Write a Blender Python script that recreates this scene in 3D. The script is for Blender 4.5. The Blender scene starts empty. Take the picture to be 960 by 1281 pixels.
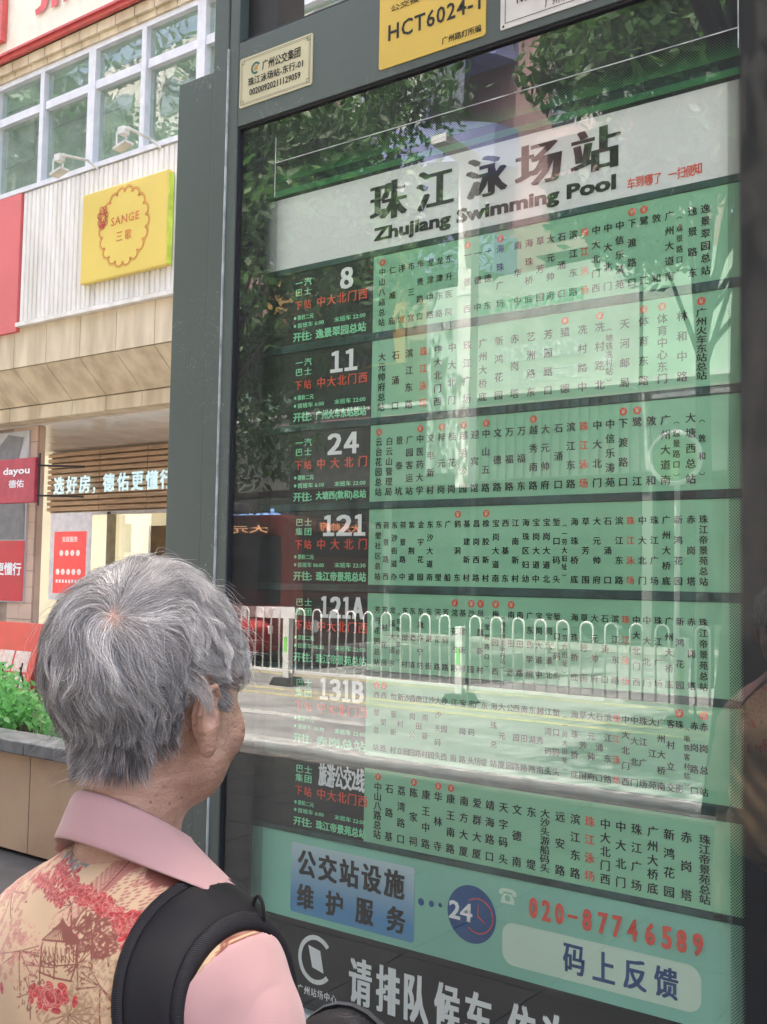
import bpy, bmesh, math, random, time
import numpy as np
from mathutils import Vector, Matrix
random.seed(7); rng = np.random.default_rng(7)
SC = bpy.context.scene
COL = SC.collection
RAD = math.radians
# ------------------------------------------------------------------ camera
F_PX, YAW, PITCH, ROLL, EYE = 1300.0, 0.6269185, 0.0632884, 0.0172083, 1.5
def cam_axes():
    f = Vector((-math.sin(YAW)*math.cos(PITCH), math.cos(YAW)*math.cos(PITCH), math.sin(PITCH)))
    r = Vector((math.cos(YAW), math.sin(YAW), 0)); u = r.cross(f)
    return r*math.cos(ROLL)+u*math.sin(ROLL), u*math.cos(ROLL)-r*math.sin(ROLL), f
CR, CU, CF = cam_axes()
def pix(px, py, Y):
    """the point of the plane Y = const that a photograph pixel (960 x 1281) shows: (x, z)"""
    d = CF + CR*((px-480)/F_PX) - CU*((py-640.5)/F_PX)
    t = Y/d.y
    return d.x*t, EYE+d.z*t
cd = bpy.data.cameras.new('camera'); cam = bpy.data.objects.new('camera', cd); COL.objects.link(cam)
cam.matrix_world = Matrix(((CR.x, CU.x, -CF.x, 0), (CR.y, CU.y, -CF.y, 0), (CR.z, CU.z, -CF.z, EYE), (0, 0, 0, 1)))
cd.sensor_fit = 'HORIZONTAL'; cd.sensor_width = 36; cd.lens = 36*F_PX/960; cd.clip_start = .05; cd.clip_end = 2000
SC.camera = cam
# ------------------------------------------------------------------ light
SUN_EL, SUN_AZ = 66, 12          # degrees; azimuth from +Y towards -X
sd = Vector((-math.sin(RAD(SUN_AZ))*math.cos(RAD(SUN_EL)), math.cos(RAD(SUN_AZ))*math.cos(RAD(SUN_EL)), math.sin(RAD(SUN_EL))))
W = bpy.data.worlds.new('World'); SC.world = W; W.use_nodes = True
nt = W.node_tree; bg = nt.nodes['Background']; sky = nt.nodes.new('ShaderNodeTexSky')
sky.sky_type = 'NISHITA'; sky.sun_disc = False; sky.sun_elevation = RAD(SUN_EL); sky.sun_rotation = RAD(-SUN_AZ)
sky.air_density = 1.0; sky.dust_density = 9.0; sky.ozone_density = .0
nt.links.new(sky.outputs[0], bg.inputs[0]); bg.inputs[1].default_value = .15
ld = bpy.data.lights.new('sun', 'SUN'); ld.energy = 4.2; ld.angle = RAD(.5); ld.color = (1, .96, .9)
sun = bpy.data.objects.new('sun', ld); COL.objects.link(sun); sun.rotation_euler = sd.to_track_quat('Z', 'Y').to_euler()
sun.location = (0, 0, 40)
SC.view_settings.view_transform = 'Standard'; SC.view_settings.look = 'None'; SC.view_settings.exposure = 2.72; SC.view_settings.gamma = 1
SC.cycles.max_bounces = 8; SC.cycles.transparent_max_bounces = 12; SC.cycles.caustics_reflective = False
SC.cycles.use_denoising = True; SC.cycles.denoising_prefilter = 'ACCURATE'

# ------------------------------------------------------------------ materials
class NT:
    def __init__(s, m): s.t = m.node_tree; s.n = s.t.nodes; s.l = s.t.links
    def new(s, k, **kw):
        x = s.n.new(k)
        for a, b in kw.items(): setattr(x, a, b)
        return x
    def m(s, op, a, b=None, c=None, clamp=False):
        x = s.n.new('ShaderNodeMath'); x.operation = op; x.use_clamp = clamp
        for i, v in enumerate((a, b, c)):
            if v is None: continue
            if isinstance(v, (int, float)): x.inputs[i].default_value = v
            else: s.l.new(v, x.inputs[i])
        return x.outputs[0]
def rgb(c): return (c[0], c[1], c[2], 1)
def M(name, col, rough=.5, var=.12, scale=6, bump=0, bscale=60, spec=.5, metal=0, col2=None, emit=None, estr=0, stretch=None, trans=0):
    m = bpy.data.materials.new(name); m.use_nodes = True; t = NT(m); b = t.n['Principled BSDF']
    tc = t.new('ShaderNodeTexCoord'); src = tc.outputs['Object']
    if stretch:
        mp = t.new('ShaderNodeMapping'); mp.inputs['Scale'].default_value = stretch; t.l.new(src, mp.inputs[0]); src = mp.outputs[0]
    nz = t.new('ShaderNodeTexNoise'); nz.inputs['Scale'].default_value = scale; nz.inputs['Detail'].default_value = 5; t.l.new(src, nz.inputs['Vector'])
    rp = t.new('ShaderNodeValToRGB'); t.l.new(nz.outputs[0], rp.inputs[0])
    c2 = col2 or tuple(max(0, c*(1-var*2)) for c in col)
    rp.color_ramp.elements[0].position = .35; rp.color_ramp.elements[1].position = .62
    rp.color_ramp.elements[0].color = rgb(c2); rp.color_ramp.elements[1].color = rgb(tuple(min(.95, c*(1+var*.4)) for c in col))
    t.l.new(rp.outputs[0], b.inputs['Base Color'])
    b.inputs['Roughness'].default_value = rough; b.inputs['Specular IOR Level'].default_value = spec; b.inputs['Metallic'].default_value = metal
    rr = t.m('MULTIPLY_ADD', nz.outputs[0], .25, rough-.12, clamp=True); t.l.new(rr, b.inputs['Roughness'])
    if bump:
        n2 = t.new('ShaderNodeTexNoise'); n2.inputs['Scale'].default_value = bscale; n2.inputs['Detail'].default_value = 4; t.l.new(src, n2.inputs['Vector'])
        bp = t.new('ShaderNodeBump'); bp.inputs['Strength'].default_value = bump; bp.inputs['Distance'].default_value = .01
        t.l.new(n2.outputs[0], bp.inputs['Height']); t.l.new(bp.outputs[0], b.inputs['Normal'])
    if emit: b.inputs['Emission Color'].default_value = rgb(emit); b.inputs['Emission Strength'].default_value = estr
    if trans:
        tr = t.new('ShaderNodeBsdfTranslucent'); t.l.new(rp.outputs[0], tr.inputs[0]); mx = t.new('ShaderNodeMixShader'); mx.inputs[0].default_value = trans
        t.l.new(b.outputs[0], mx.inputs[1]); t.l.new(tr.outputs[0], mx.inputs[2]); t.l.new(mx.outputs[0], t.n['Material Output'].inputs[0])
    return m
frame_m = M('painted_metal', (.088, .116, .108), .42, .10, 1.6, .05, 240, stretch=(1, 1, .35))
frame_d = M('dark_metal', (.02, .022, .025), .45, .1)
def scratched(m, amt=.5):
    t = NT(m); b = t.n['Principled BSDF']; src = b.inputs['Base Color'].links[0].from_socket; tc = t.new('ShaderNodeTexCoord')
    n1 = t.new('ShaderNodeTexNoise'); n1.inputs['Scale'].default_value = 7; n1.inputs['Distortion'].default_value = 3; t.l.new(tc.outputs['Object'], n1.inputs['Vector'])
    n2 = t.new('ShaderNodeTexNoise'); n2.inputs['Scale'].default_value = 2.3; t.l.new(tc.outputs['Object'], n2.inputs['Vector'])
    k = t.m('MULTIPLY', t.m('LESS_THAN', t.m('ABSOLUTE', t.m('SUBTRACT', n1.outputs[0], .5)), .0016), t.m('GREATER_THAN', n2.outputs[0], .56))
    sp = t.new('ShaderNodeTexVoronoi'); sp.inputs['Scale'].default_value = 38; t.l.new(tc.outputs['Object'], sp.inputs['Vector'])
    k = t.m('MAXIMUM', k, t.m('MULTIPLY', t.m('LESS_THAN', sp.outputs['Distance'], .035), t.m('GREATER_THAN', n2.outputs[0], .5)))
    mx = t.new('ShaderNodeMix'); mx.data_type = 'RGBA'; t.l.new(t.m('MULTIPLY', k, amt), mx.inputs[0]); t.l.new(src, mx.inputs[6]); mx.inputs[7].default_value = (.45, .48, .46, 1); t.l.new(mx.outputs[2], b.inputs['Base Color'])
scratched(frame_m)
edge_m = M('edge_highlight', (.55, .6, .6), .3, .2, 20)  # pale colour stands for the highlight along the frame bead
black_m = M('black_print', (.012, .013, .018), .6, .1)
green_m = M('poster_green', (.285, .60, .395), .5, .05, 3, .12, 14)
white_m = M('poster_white', (.84, .86, .87), .5, .03, 3, .08, 12)
teal_m = M('divider_teal', (.035, .085, .085), .35, .25, 14, .2, 60)
panel_m = M('number_block', (.018, .024, .026), .45, .15, 10, .1, 20)
gstripe_m = M('stripe_green', (.10, .42, .18), .5, .05)
ink_m = M('ink_black', (.012, .014, .016), .6, .05)
ink_w = M('ink_white', (.90, .92, .94), .5, .02)
ink_r = M('ink_red', (.80, .11, .07), .5, .05)
ink_g = M('ink_green', (.30, .82, .50), .5, .05)
ink_b = M('ink_blue', (.02, .07, .22), .5, .05)
serv_m = M('service_green', (.29, .62, .50), .5, .06, 2, .1, 10)
queue_m = M('queue_panel', (.010, .012, .015), .5, .1, 5)
blue_m = M('logo_blue', (.02, .09, .26), .5, .05)
red_m = M('sign_red', (.62, .03, .045), .45, .06, 2)
cream_m = M('plate_cream', (.62, .60, .40), .35, .06, 3)
yell_m = M('plate_yellow', (.66, .48, .09), .3, .05, 2)
# blue gradient card of the service panel (flat print)
def gradient_mat(name, ca, cb, z0, z1):
    m = bpy.data.materials.new(name); m.use_nodes = True; t = NT(m); b = t.n['Principled BSDF']
    g = t.new('ShaderNodeNewGeometry'); s = t.new('ShaderNodeSeparateXYZ'); t.l.new(g.outputs['Position'], s.inputs[0])
    mr = t.new('ShaderNodeMapRange'); t.l.new(s.outputs[2], mr.inputs[0]); mr.inputs[1].default_value = z0; mr.inputs[2].default_value = z1
    rp = t.new('ShaderNodeValToRGB'); t.l.new(mr.outputs[0], rp.inputs[0]); rp.color_ramp.elements[0].color = rgb(ca); rp.color_ramp.elements[1].color = rgb(cb)
    t.l.new(rp.outputs[0], b.inputs['Base Color']); b.inputs['Roughness'].default_value = .5
    return m
card_m = gradient_mat('card_blue', (.10, .30, .56), (.55, .68, .72), .70, .84)
# glass of the display case: both faces of a thin sheet reflect
def glass_mat(name, k=2.6, base=.03, tint=(1, 1, 1), gcol=(1, 1, 1), wob=.0, rough=0, haze=0):
    m = bpy.data.materials.new(name); m.use_nodes = True; t = NT(m); t.n.remove(t.n['Principled BSDF'])
    fr = t.new('ShaderNodeFresnel'); fr.inputs[0].default_value = 1.5
    f = t.m('MULTIPLY_ADD', fr.outputs[0], k, base, clamp=True)
    gm = t.new('ShaderNodeNewGeometry'); f = t.m('MULTIPLY', f, t.m('SUBTRACT', 1.0, gm.outputs['Backfacing']))   # the outer faces reflect
    tr = t.new('ShaderNodeBsdfTransparent'); tr.inputs[0].default_value = rgb(tint)
    gl = t.new('ShaderNodeBsdfGlossy'); gl.inputs['Roughness'].default_value = rough; gl.inputs[0].default_value = rgb(gcol)
    if wob:
        tc = t.new('ShaderNodeTexCoord'); nz = t.new('ShaderNodeTexNoise'); nz.inputs['Scale'].default_value = 2.2; nz.inputs['Detail'].default_value = 1; t.l.new(tc.outputs['Object'], nz.inputs['Vector'])
        bp = t.new('ShaderNodeBump'); bp.inputs['Strength'].default_value = wob; bp.inputs['Distance'].default_value = .004
        t.l.new(nz.outputs[0], bp.inputs['Height']); t.l.new(bp.outputs[0], gl.inputs['Normal'])
    if haze:
        dd = t.new('ShaderNodeBsdfDiffuse'); dd.inputs[0].default_value = (.62, .64, .66, 1); md = t.new('ShaderNodeMixShader')  # pale diffuse mix imitates haze and lifted blacks on the glass
        tc2 = t.new('ShaderNodeTexCoord'); n3 = t.new('ShaderNodeTexNoise'); n3.inputs['Scale'].default_value = 5; n3.inputs['Detail'].default_value = 8; t.l.new(tc2.outputs['Object'], n3.inputs['Vector'])
        t.l.new(t.m('MULTIPLY', t.m('MULTIPLY', n3.outputs[0], haze*2), t.m('SUBTRACT', 1.0, gm.outputs['Backfacing'])), md.inputs[0]); t.l.new(tr.outputs[0], md.inputs[1]); t.l.new(dd.outputs[0], md.inputs[2]); tr = md
    mx = t.new('ShaderNodeMixShader'); t.l.new(f, mx.inputs[0]); t.l.new(tr.outputs[0], mx.inputs[1]); t.l.new(gl.outputs[0], mx.inputs[2])
    t.l.new(mx.outputs[0], t.n['Material Output'].inputs[0])
    return m
case_glass = glass_mat('case_glass', 2.3, .03, (.97, 1, .985), wob=.12, haze=.02)

# ------------------------------------------------------------------ mesh helpers
class MB:
    def __init__(s): s.v = []; s.f = []
    def add(s, vs, fs):
        o = len(s.v); s.v += [tuple(v) for v in vs]; s.f += [tuple(i+o for i in f) for f in fs]; return s
    def box(s, x0, x1, y0, y1, z0, z1):
        return s.add([(x0, y0, z0), (x1, y0, z0), (x1, y1, z0), (x0, y1, z0), (x0, y0, z1), (x1, y0, z1), (x1, y1, z1), (x0, y1, z1)],
                     [(0, 3, 2, 1), (4, 5, 6, 7), (0, 1, 5, 4), (1, 2, 6, 5), (2, 3, 7, 6), (3, 0, 4, 7)])
    def prism(s, poly, y0, y1, axis='y'):
        """polygon of (a, b) pairs extruded along an axis; counter-clockwise"""
        n = len(poly)
        def P(a, b, c): return (a, c, b) if axis == 'y' else ((c, a, b) if axis == 'x' else (a, b, c))
        vs = [P(a, b, y0) for a, b in poly]+[P(a, b, y1) for a, b in poly]
        return s.add(vs, [tuple(range(n)), tuple(range(2*n-1, n-1, -1))]+[(i, i+n, (i+1) % n+n, (i+1) % n) for i in range(n)])
    def tube(s, pts, r, n=8, closed=True):
        pts = [Vector(p) for p in pts]; rs = r if isinstance(r, (list, tuple)) else [r]*len(pts); o = len(s.v); ref = None
        for i, p in enumerate(pts):
            d = (pts[min(i+1, len(pts)-1)]-pts[max(i-1, 0)]).normalized()
            if ref is None: ref = d.orthogonal().normalized()
            a = (ref-d*ref.dot(d)).normalized(); b = d.cross(a); ref = a
            for k in range(n):
                t = 2*math.pi*k/n; s.v.append(tuple(p+(a*math.cos(t)+b*math.sin(t))*rs[i]))
        for i in range(len(pts)-1):
            for k in range(n): s.f.append((o+i*n+k, o+i*n+(k+1) % n, o+(i+1)*n+(k+1) % n, o+(i+1)*n+k))
        s.f.append(tuple(o+k for k in range(n-1, -1, -1))); s.f.append(tuple(o+(len(pts)-1)*n+k for k in range(n)))
        return s
    def cyl(s, c, r, h, n=16, axis='z'):
        c = Vector(c); d = {'x': Vector((1, 0, 0)), 'y': Vector((0, 1, 0)), 'z': Vector((0, 0, 1))}[axis]*h
        return s.tube([c, c+d], r, n)
    def ell(s, c, r, nu=16, nv=10):
        o = len(s.v)
        for j in range(nv+1):
            t = math.pi*j/nv
            for i in range(nu):
                a = 2*math.pi*i/nu; s.v.append((c[0]+r[0]*math.sin(t)*math.cos(a), c[1]+r[1]*math.sin(t)*math.sin(a), c[2]+r[2]*math.cos(t)))
        for j in range(nv):
            for i in range(nu): s.f.append((o+j*nu+i, o+(j+1)*nu+i, o+(j+1)*nu+(i+1) % nu, o+j*nu+(i+1) % nu))
        return s
def wloc(o):
    v = Vector((0, 0, 0))
    while o is not None: v += Vector(o.location); o = o.parent
    return v
def obj(name, mb, mat, parent=None, kind=None, smooth=False, bevel=0, label=None):
    """links one mesh object; coordinates are world coordinates"""
    off = wloc(parent) if parent else Vector((0, 0, 0))
    me = bpy.data.meshes.new(name)
    if isinstance(mb, MB): vs, fs = mb.v, mb.f
    else: vs, fs = mb
    if isinstance(vs, np.ndarray):
        vs = vs-np.array(off); n = len(vs); k = fs.shape[1]
        me.vertices.add(n); me.vertices.foreach_set('co', vs.astype(np.float32).ravel())
        me.loops.add(fs.size); me.loops.foreach_set('vertex_index', fs.astype(np.int32).ravel())
        me.polygons.add(len(fs)); me.polygons.foreach_set('loop_start', np.arange(len(fs), dtype=np.int32)*k)
        me.update(calc_edges=True)
    else:
        me.from_pydata([(v[0]-off.x, v[1]-off.y, v[2]-off.z) for v in vs], [], fs)
    if smooth: me.polygons.foreach_set('use_smooth', [True]*len(me.polygons))
    me.materials.append(mat); o = bpy.data.objects.new(name, me); COL.objects.link(o)
    if parent: o.parent = parent
    if kind: o['kind'] = kind
    if label: o['label'] = label
    if bevel:
        b = o.modifiers.new('b', 'BEVEL'); b.width = bevel; b.segments = 2; b.limit_method = 'ANGLE'
    me.update()
    return o
def thing(name, label, cat, loc=(0, 0, 0), group=None):
    o = bpy.data.objects.new(name, None); COL.objects.link(o); o.location = loc; o.empty_display_size = .1
    o['label'] = label; o['category'] = cat
    if group: o['group'] = group
    return o
def tag(o, label, cat, group=None):
    o['label'] = label; o['category'] = cat
    if group: o['group'] = group
    return o
def B(x0, x1, y0, y1, z0, z1): return MB().box(x0, x1, y0, y1, z0, z1)
def dup(root, dx, label, group=None):
    r = root.copy(); COL.objects.link(r); r.location = Vector(root.location)+Vector(dx); r['label'] = label
    if group: r['group'] = group
    for ch in root.children:
        c = ch.copy(); COL.objects.link(c); c.parent = r
        for g in ch.children:
            d = g.copy(); COL.objects.link(d); d.parent = c
    return r

# ------------------------------------------------------------------ lettering
GL = {}
def prepare(items):
    """items: set of (string, boldness, shear) -> flat outline meshes"""
    obs = []
    for s, w, sp in items:
        if (s, w, sp) in GL: continue
        c = bpy.data.curves.new('g', 'FONT'); c.body = s; c.size = 1; c.resolution_u = 2; c.offset = w; c.space_character = sp
        c.fill_mode = 'FRONT'; o = bpy.data.objects.new('g', c); COL.objects.link(o); obs.append((s, w, sp, o))
    dg = bpy.context.evaluated_depsgraph_get()
    for s, w, sp, o in obs:
        me = o.evaluated_get(dg).to_mesh()
        v = np.empty(len(me.vertices)*3, np.float32); me.vertices.foreach_get('co', v); v = v.reshape(-1, 3)[:, :2].astype(float)
        fs = [tuple(p.vertices) for p in me.polygons]
        if not len(v): v = np.zeros((1, 2)); fs = []
        GL[(s, w, sp)] = (v, fs)
        o.evaluated_get(dg).to_mesh_clear()
    for s, w, sp, o in obs:
        c = o.data; bpy.data.objects.remove(o); bpy.data.curves.remove(c)
class TX:
    """collects print as flat faces in a plane: origin o, axes ax and ay"""
    def __init__(s, y=None, o=None, ax=(1, 0, 0), ay=(0, 0, 1)):
        s.o = np.array(o if o is not None else (0, y, 0), float); s.ax = np.array(ax, float); s.ay = np.array(ay, float); s.mb = MB(); s.q = []
    def fit(s, t, x0, x1, z0, z1, w=.02, sp=1.0): s.q.append(('fit', (t, w, sp), x0, x1, z0, z1, 0)); return s
    def em(s, ch, cx, cz, wd, ht, w=.012): s.q.append(('em', (ch, 0.0, 1.0), cx, cz, wd, ht, 0)); return s
    def poly(s, pts): s.q.append(('poly', pts)); return s
    def build(s, name, mat, parent, **k):
        q2 = []
        for it in s.q:      # print strokes thickened by a second and third pass set a hair aside
            if it[0] == 'em':
                for kk, dx in enumerate((-.024, .024)): q2.append(('em', (it[1][0], 0.0, 1.0), it[2]+dx*it[4], it[3]+.01*(kk*2-1)*it[5], it[4], it[5], kk))
            elif it[0] == 'fit' and it[1][1] > .004:
                hh = (it[5]-it[4]); w = it[1][1]*hh/.8; base = .012 if it[1][0].isascii() else 0.0
                if not any(ord(c_) > 255 for c_ in it[1][0]): w = max(0, it[1][1]-.012)*hh/.8
                for kk, (ddx, ddz) in enumerate(((-w, -w*.6), (w, w*.6), (-w, w*.6), (w, -w*.6), (0, 0))): q2.append(('fit', (it[1][0], base, it[1][2]), it[2]+ddx+w, it[3]+ddx-w, it[4]+ddz+w*.6, it[5]+ddz-w*.6, 0))
            else: q2.append(it)
        N3 = np.cross(s.ax, s.ay)
        for n_, it in enumerate(q2):
            if it[0] == 'poly':
                v = np.array(it[1], float); fs = [tuple(range(len(v)))]
            else:
                v, fs = GL[it[1]]; v = v.copy()
                if it[0] == 'fit':
                    a = v.min(0); b = v.max(0); d = np.maximum(b-a, 1e-6)
                    v = (v-a)/d*[it[3]-it[2], it[5]-it[4]]+[it[2], it[4]]
                else:
                    v = (v-[.5, .35])*[it[4], it[5]]+[it[2], it[3]]
            P = s.o+v[:, :1]*s.ax+v[:, 1:]*s.ay+N3*(.0001*(n_ % 6))
            s.mb.add([tuple(p) for p in P], fs)
        if len(s.q) > 1: k.setdefault('kind', 'stuff')
        return obj(name, s.mb, mat, parent, **k)
TXQ = []
def later(tx, name, mat, parent, **k): TXQ.append((tx, name, mat, parent, k))
def flush():
    prepare({(it[1] if it[1][1] <= .004 else (it[1][0], .012 if it[1][0].isascii() else 0.0, it[1][2])) for q in TXQ for it in q[0].q if it[0] != 'poly'})
    for tx, name, mat, parent, k in TXQ: tx.build(name, mat, parent, **k)
    TXQ.clear()
def ring(cx, cz, r0, r1, n=40, a0=0, a1=360, kx=1.0):
    out = []
    for i in range(n):
        a = RAD(a0+(a1-a0)*i/n); b = RAD(a0+(a1-a0)*(i+1)/n)
        out.append([(cx+kx*r0*math.cos(a), cz+r0*math.sin(a)), (cx+kx*r1*math.cos(a), cz+r1*math.sin(a)), (cx+kx*r1*math.cos(b), cz+r1*math.sin(b)), (cx+kx*r0*math.cos(b), cz+r0*math.sin(b))])
    return out
def disc(cx, cz, r, n=24, kx=1.0): return [(cx+kx*r*math.cos(2*math.pi*i/n), cz+r*math.sin(2*math.pi*i/n)) for i in range(n)]
def rrect(x0, x1, z0, z1, r, n=5):
    out = []
    for cx, cz, a0 in ((x1-r, z0+r, -90), (x1-r, z1-r, 0), (x0+r, z1-r, 90), (x0+r, z0+r, 180)):
        for k in range(n+1):
            a = RAD(a0+90*k/n); out.append((cx+r*math.cos(a), cz+r*math.sin(a)))
    return out
exec_parts = []
# ================================================================== THE BUS STOP BOARD
GY, PY = 2.0, 2.03
board = thing('bus_stop_board', 'tall dark green metal bus stop board with green route timetable behind glass', 'bus stop board', (-1.2, 2.08, 0))
ZT, ZB = 2.717, .44            # glass opening
XL, XR = -1.953, -.47
obj('side_column', B(-2.19, -2.05, GY-.012, GY+.16, 0, 2.9), frame_m, board, bevel=.003)
obj('corner_post', B(-2.048, -1.992, GY-.016, GY+.16, 0, 3.6), frame_m, board, bevel=.003)
obj('edge_bead', B(-1.9915, -1.9885, GY-.019, GY-.01, .2, 2.945), edge_m, board)
obj('left_stile', B(-1.988, XL, GY-.014, GY+.14, 0, 3.6), frame_m, board, bevel=.002)
obj('header_panel', B(XL+.001, XR-.001, GY-.014, GY+.14, ZT, 2.951), frame_m, board, bevel=.002)
obj('right_post', B(XR, XR+.16, GY-.016, GY+.16, 0, 3.6), frame_m, board, bevel=.003)
obj('lower_panel', B(XL+.001, XR-.001, GY-.012, GY+.14, .12, ZB), M('lower_grey', (.42, .46, .48), .4, .1), board, bevel=.002)
obj('back_panel', B(XL+.002, XR-.002, PY+.06, PY+.07, ZB, 2.95), frame_d, board)
obj('upper_side', B(XL+.001, -1.846, GY+.02, GY+.13, 2.968, 3.6), frame_d, board)
obj('upper_rail', B(XL+.001, XR-.001, GY+.0, GY+.13, 2.952, 2.9665), frame_d, board)
obj('top_cap', B(-2.05, XR+.16, GY-.06, GY+.2, 3.602, 3.68), frame_m, board)
obj('gasket', MB().box(XL, XL+.006, GY-.008, GY+.02, ZB, ZT).box(XL+.006, XR, GY-.008, GY+.02, ZT-.006, ZT), black_m, board)
obj('glass_pane', B(XL+.006, XR, GY, GY+.004, ZB, ZT-.006), case_glass, board)
# black edge print on the back of the glass, dissolving into dots at the poster edge
fm = bpy.data.materials.new('dotted_edge_print'); fm.use_nodes = True; t = NT(fm); pb = t.n['Principled BSDF']
pb.inputs['Base Color'].default_value = (.010, .011, .016, 1); pb.inputs['Roughness'].default_value = .7
g = t.new('ShaderNodeNewGeometry'); s = t.new('ShaderNodeSeparateXYZ'); t.l.new(g.outputs['Position'], s.inputs[0]); X, Z = s.outputs[0], s.outputs[2]
P = .0060
u = t.m('DIVIDE', X, P); w = t.m('DIVIDE', Z, P)
def cell(o):
    a = t.m('SUBTRACT', t.m('FRACT', t.m('ADD', u, 100+o)), .5); b = t.m('SUBTRACT', t.m('FRACT', t.m('ADD', w, o)), .5)
    return t.m('SQRT', t.m('ADD', t.m('MULTIPLY', a, a), t.m('MULTIPLY', b, b)))
d = t.m('MINIMUM', cell(0.0), cell(.5))
def ramp(v, a, b): 
    mr = t.new('ShaderNodeMapRange'); mr.clamp = True; t.l.new(v, mr.inputs[0]); mr.inputs[1].default_value = a; mr.inputs[2].default_value = b; return mr.outputs[0]
# open share: 1 inside the poster window, 0 far out
nzf = t.new('ShaderNodeTexNoise'); nzf.inputs['Scale'].default_value = 3
top = ramp(Z, 2.615, 2.50); lef = ramp(X, -1.872, -1.815); rig = t.m('MULTIPLY', ramp(X, -.602, -.612), .62)
lef2 = t.m('MAXIMUM', lef, t.m('MULTIPLY', ramp(Z, 2.2, 2.0), t.m('GREATER_THAN', X, -1.852)))
rr = t.m('MULTIPLY', t.m('MINIMUM', t.m('MINIMUM', top, lef2), rig), .52)
opn = t.m('LESS_THAN', d, rr)
tr = t.new('ShaderNodeBsdfTransparent'); mx = t.new('ShaderNodeMixShader'); t.l.new(opn, mx.inputs[0]); t.l.new(pb.outputs[0], mx.inputs[1]); t.l.new(tr.outputs[0], mx.inputs[2])
t.l.new(mx.outputs[0], t.n['Material Output'].inputs[0])
fy = GY+.006
obj('edge_print', MB().add([(XL, fy, 2.50), (XR, fy, 2.50), (XR, fy, ZT), (XL, fy, ZT)], [(0, 1, 2, 3)])
    .add([(XL, fy, .655), (-1.815, fy, .655), (-1.815, fy, 2.4999), (XL, fy, 2.4999)], [(0, 1, 2, 3)])
    .add([(-.632, fy, .655), (XR, fy, .655), (XR, fy, 2.4999), (-.632, fy, 2.4999)], [(0, 1, 2, 3)])
    .add([(XL, fy, ZB), (XL+.04, fy, ZB), (XL+.04, fy, .6549), (XL, fy, .6549)], [(0, 1, 2, 3)]), fm, board)
# protective film edges: thin bright lines
fl = M('film_edge', (.55, .6, .6), .25, .2, 20)
obj('film_edge', MB().box(-1.822, -.607, GY-.0012, GY-.0002, 2.5905, 2.5925).box(-1.8225, -1.8205, GY-.0012, GY-.0002, 2.50, 2.66).box(-.609, -.607, GY-.0012, GY-.0002, 2.55, ZT-.01), fl, board)
PX0, PX1 = -1.885, -.585
py0, py1 = PY, PY+.004
obj('poster_top', B(PX0, PX1, py0, py1, 2.5515, 2.66), gstripe_m, board)
obj('top_bar', B(PX0, PX1, py0+.001, py1, 2.5285, 2.551), teal_m, board)
obj('green_stripe', B(PX0, PX1, py0, py1, 2.5125, 2.528), gstripe_m, board)
obj('thin_bar', B(PX0, PX1, py0+.001, py1, 2.5025, 2.512), panel_m, board)
title = obj('title_panel', B(PX0, PX1, py0, py1, 2.3105, 2.502), white_m, board)
TY = PY-.0012
def zc(px, py): return pix(px, py, TY)
tx = TX(TY)
SH = [('珠', 466, 508, 246, 2.335+.0), ('江', 524, 566, 235, 0), ('泳', 586, 633, 219, 0), ('场', 648, 701, 200, 0), ('站', 718, 774, 182, 0)]
for ch, a, b, cy, _ in SH:
    x0, _z = zc(a, cy); x1, zz = zc(b, cy)
    x0 -= .002; zcen = 2.429
    for dx in (-.0052, -.0032, -.0012, .0012, .0032, .0052):      # heavy uprights, lighter level strokes, as in Song lettering
        tx.fit(ch, x0+dx, x1+dx, zcen-.048, zcen+.048, .004)
x0, z0 = zc(467.5, 300); x1, z1 = zc(771, 240)
tx.fit('Zhujiang Swimming Pool', x0, x1, 2.322, 2.366, .045, 1.0)
later(tx, 'lettering', ink_m, title)
tx = TX(TY)
for ch, px, py in zip('车到哪了一扫便知', (790, 800.5, 812, 823, 842, 853, 863.5, 873.5), (230, 227, 225, 223, 218, 216, 214, 211)):
    x, z = zc(px, py); tx.em(ch, x, z, .0195, .026, .008)
later(tx, 'red_lettering', ink_r, title)
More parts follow.
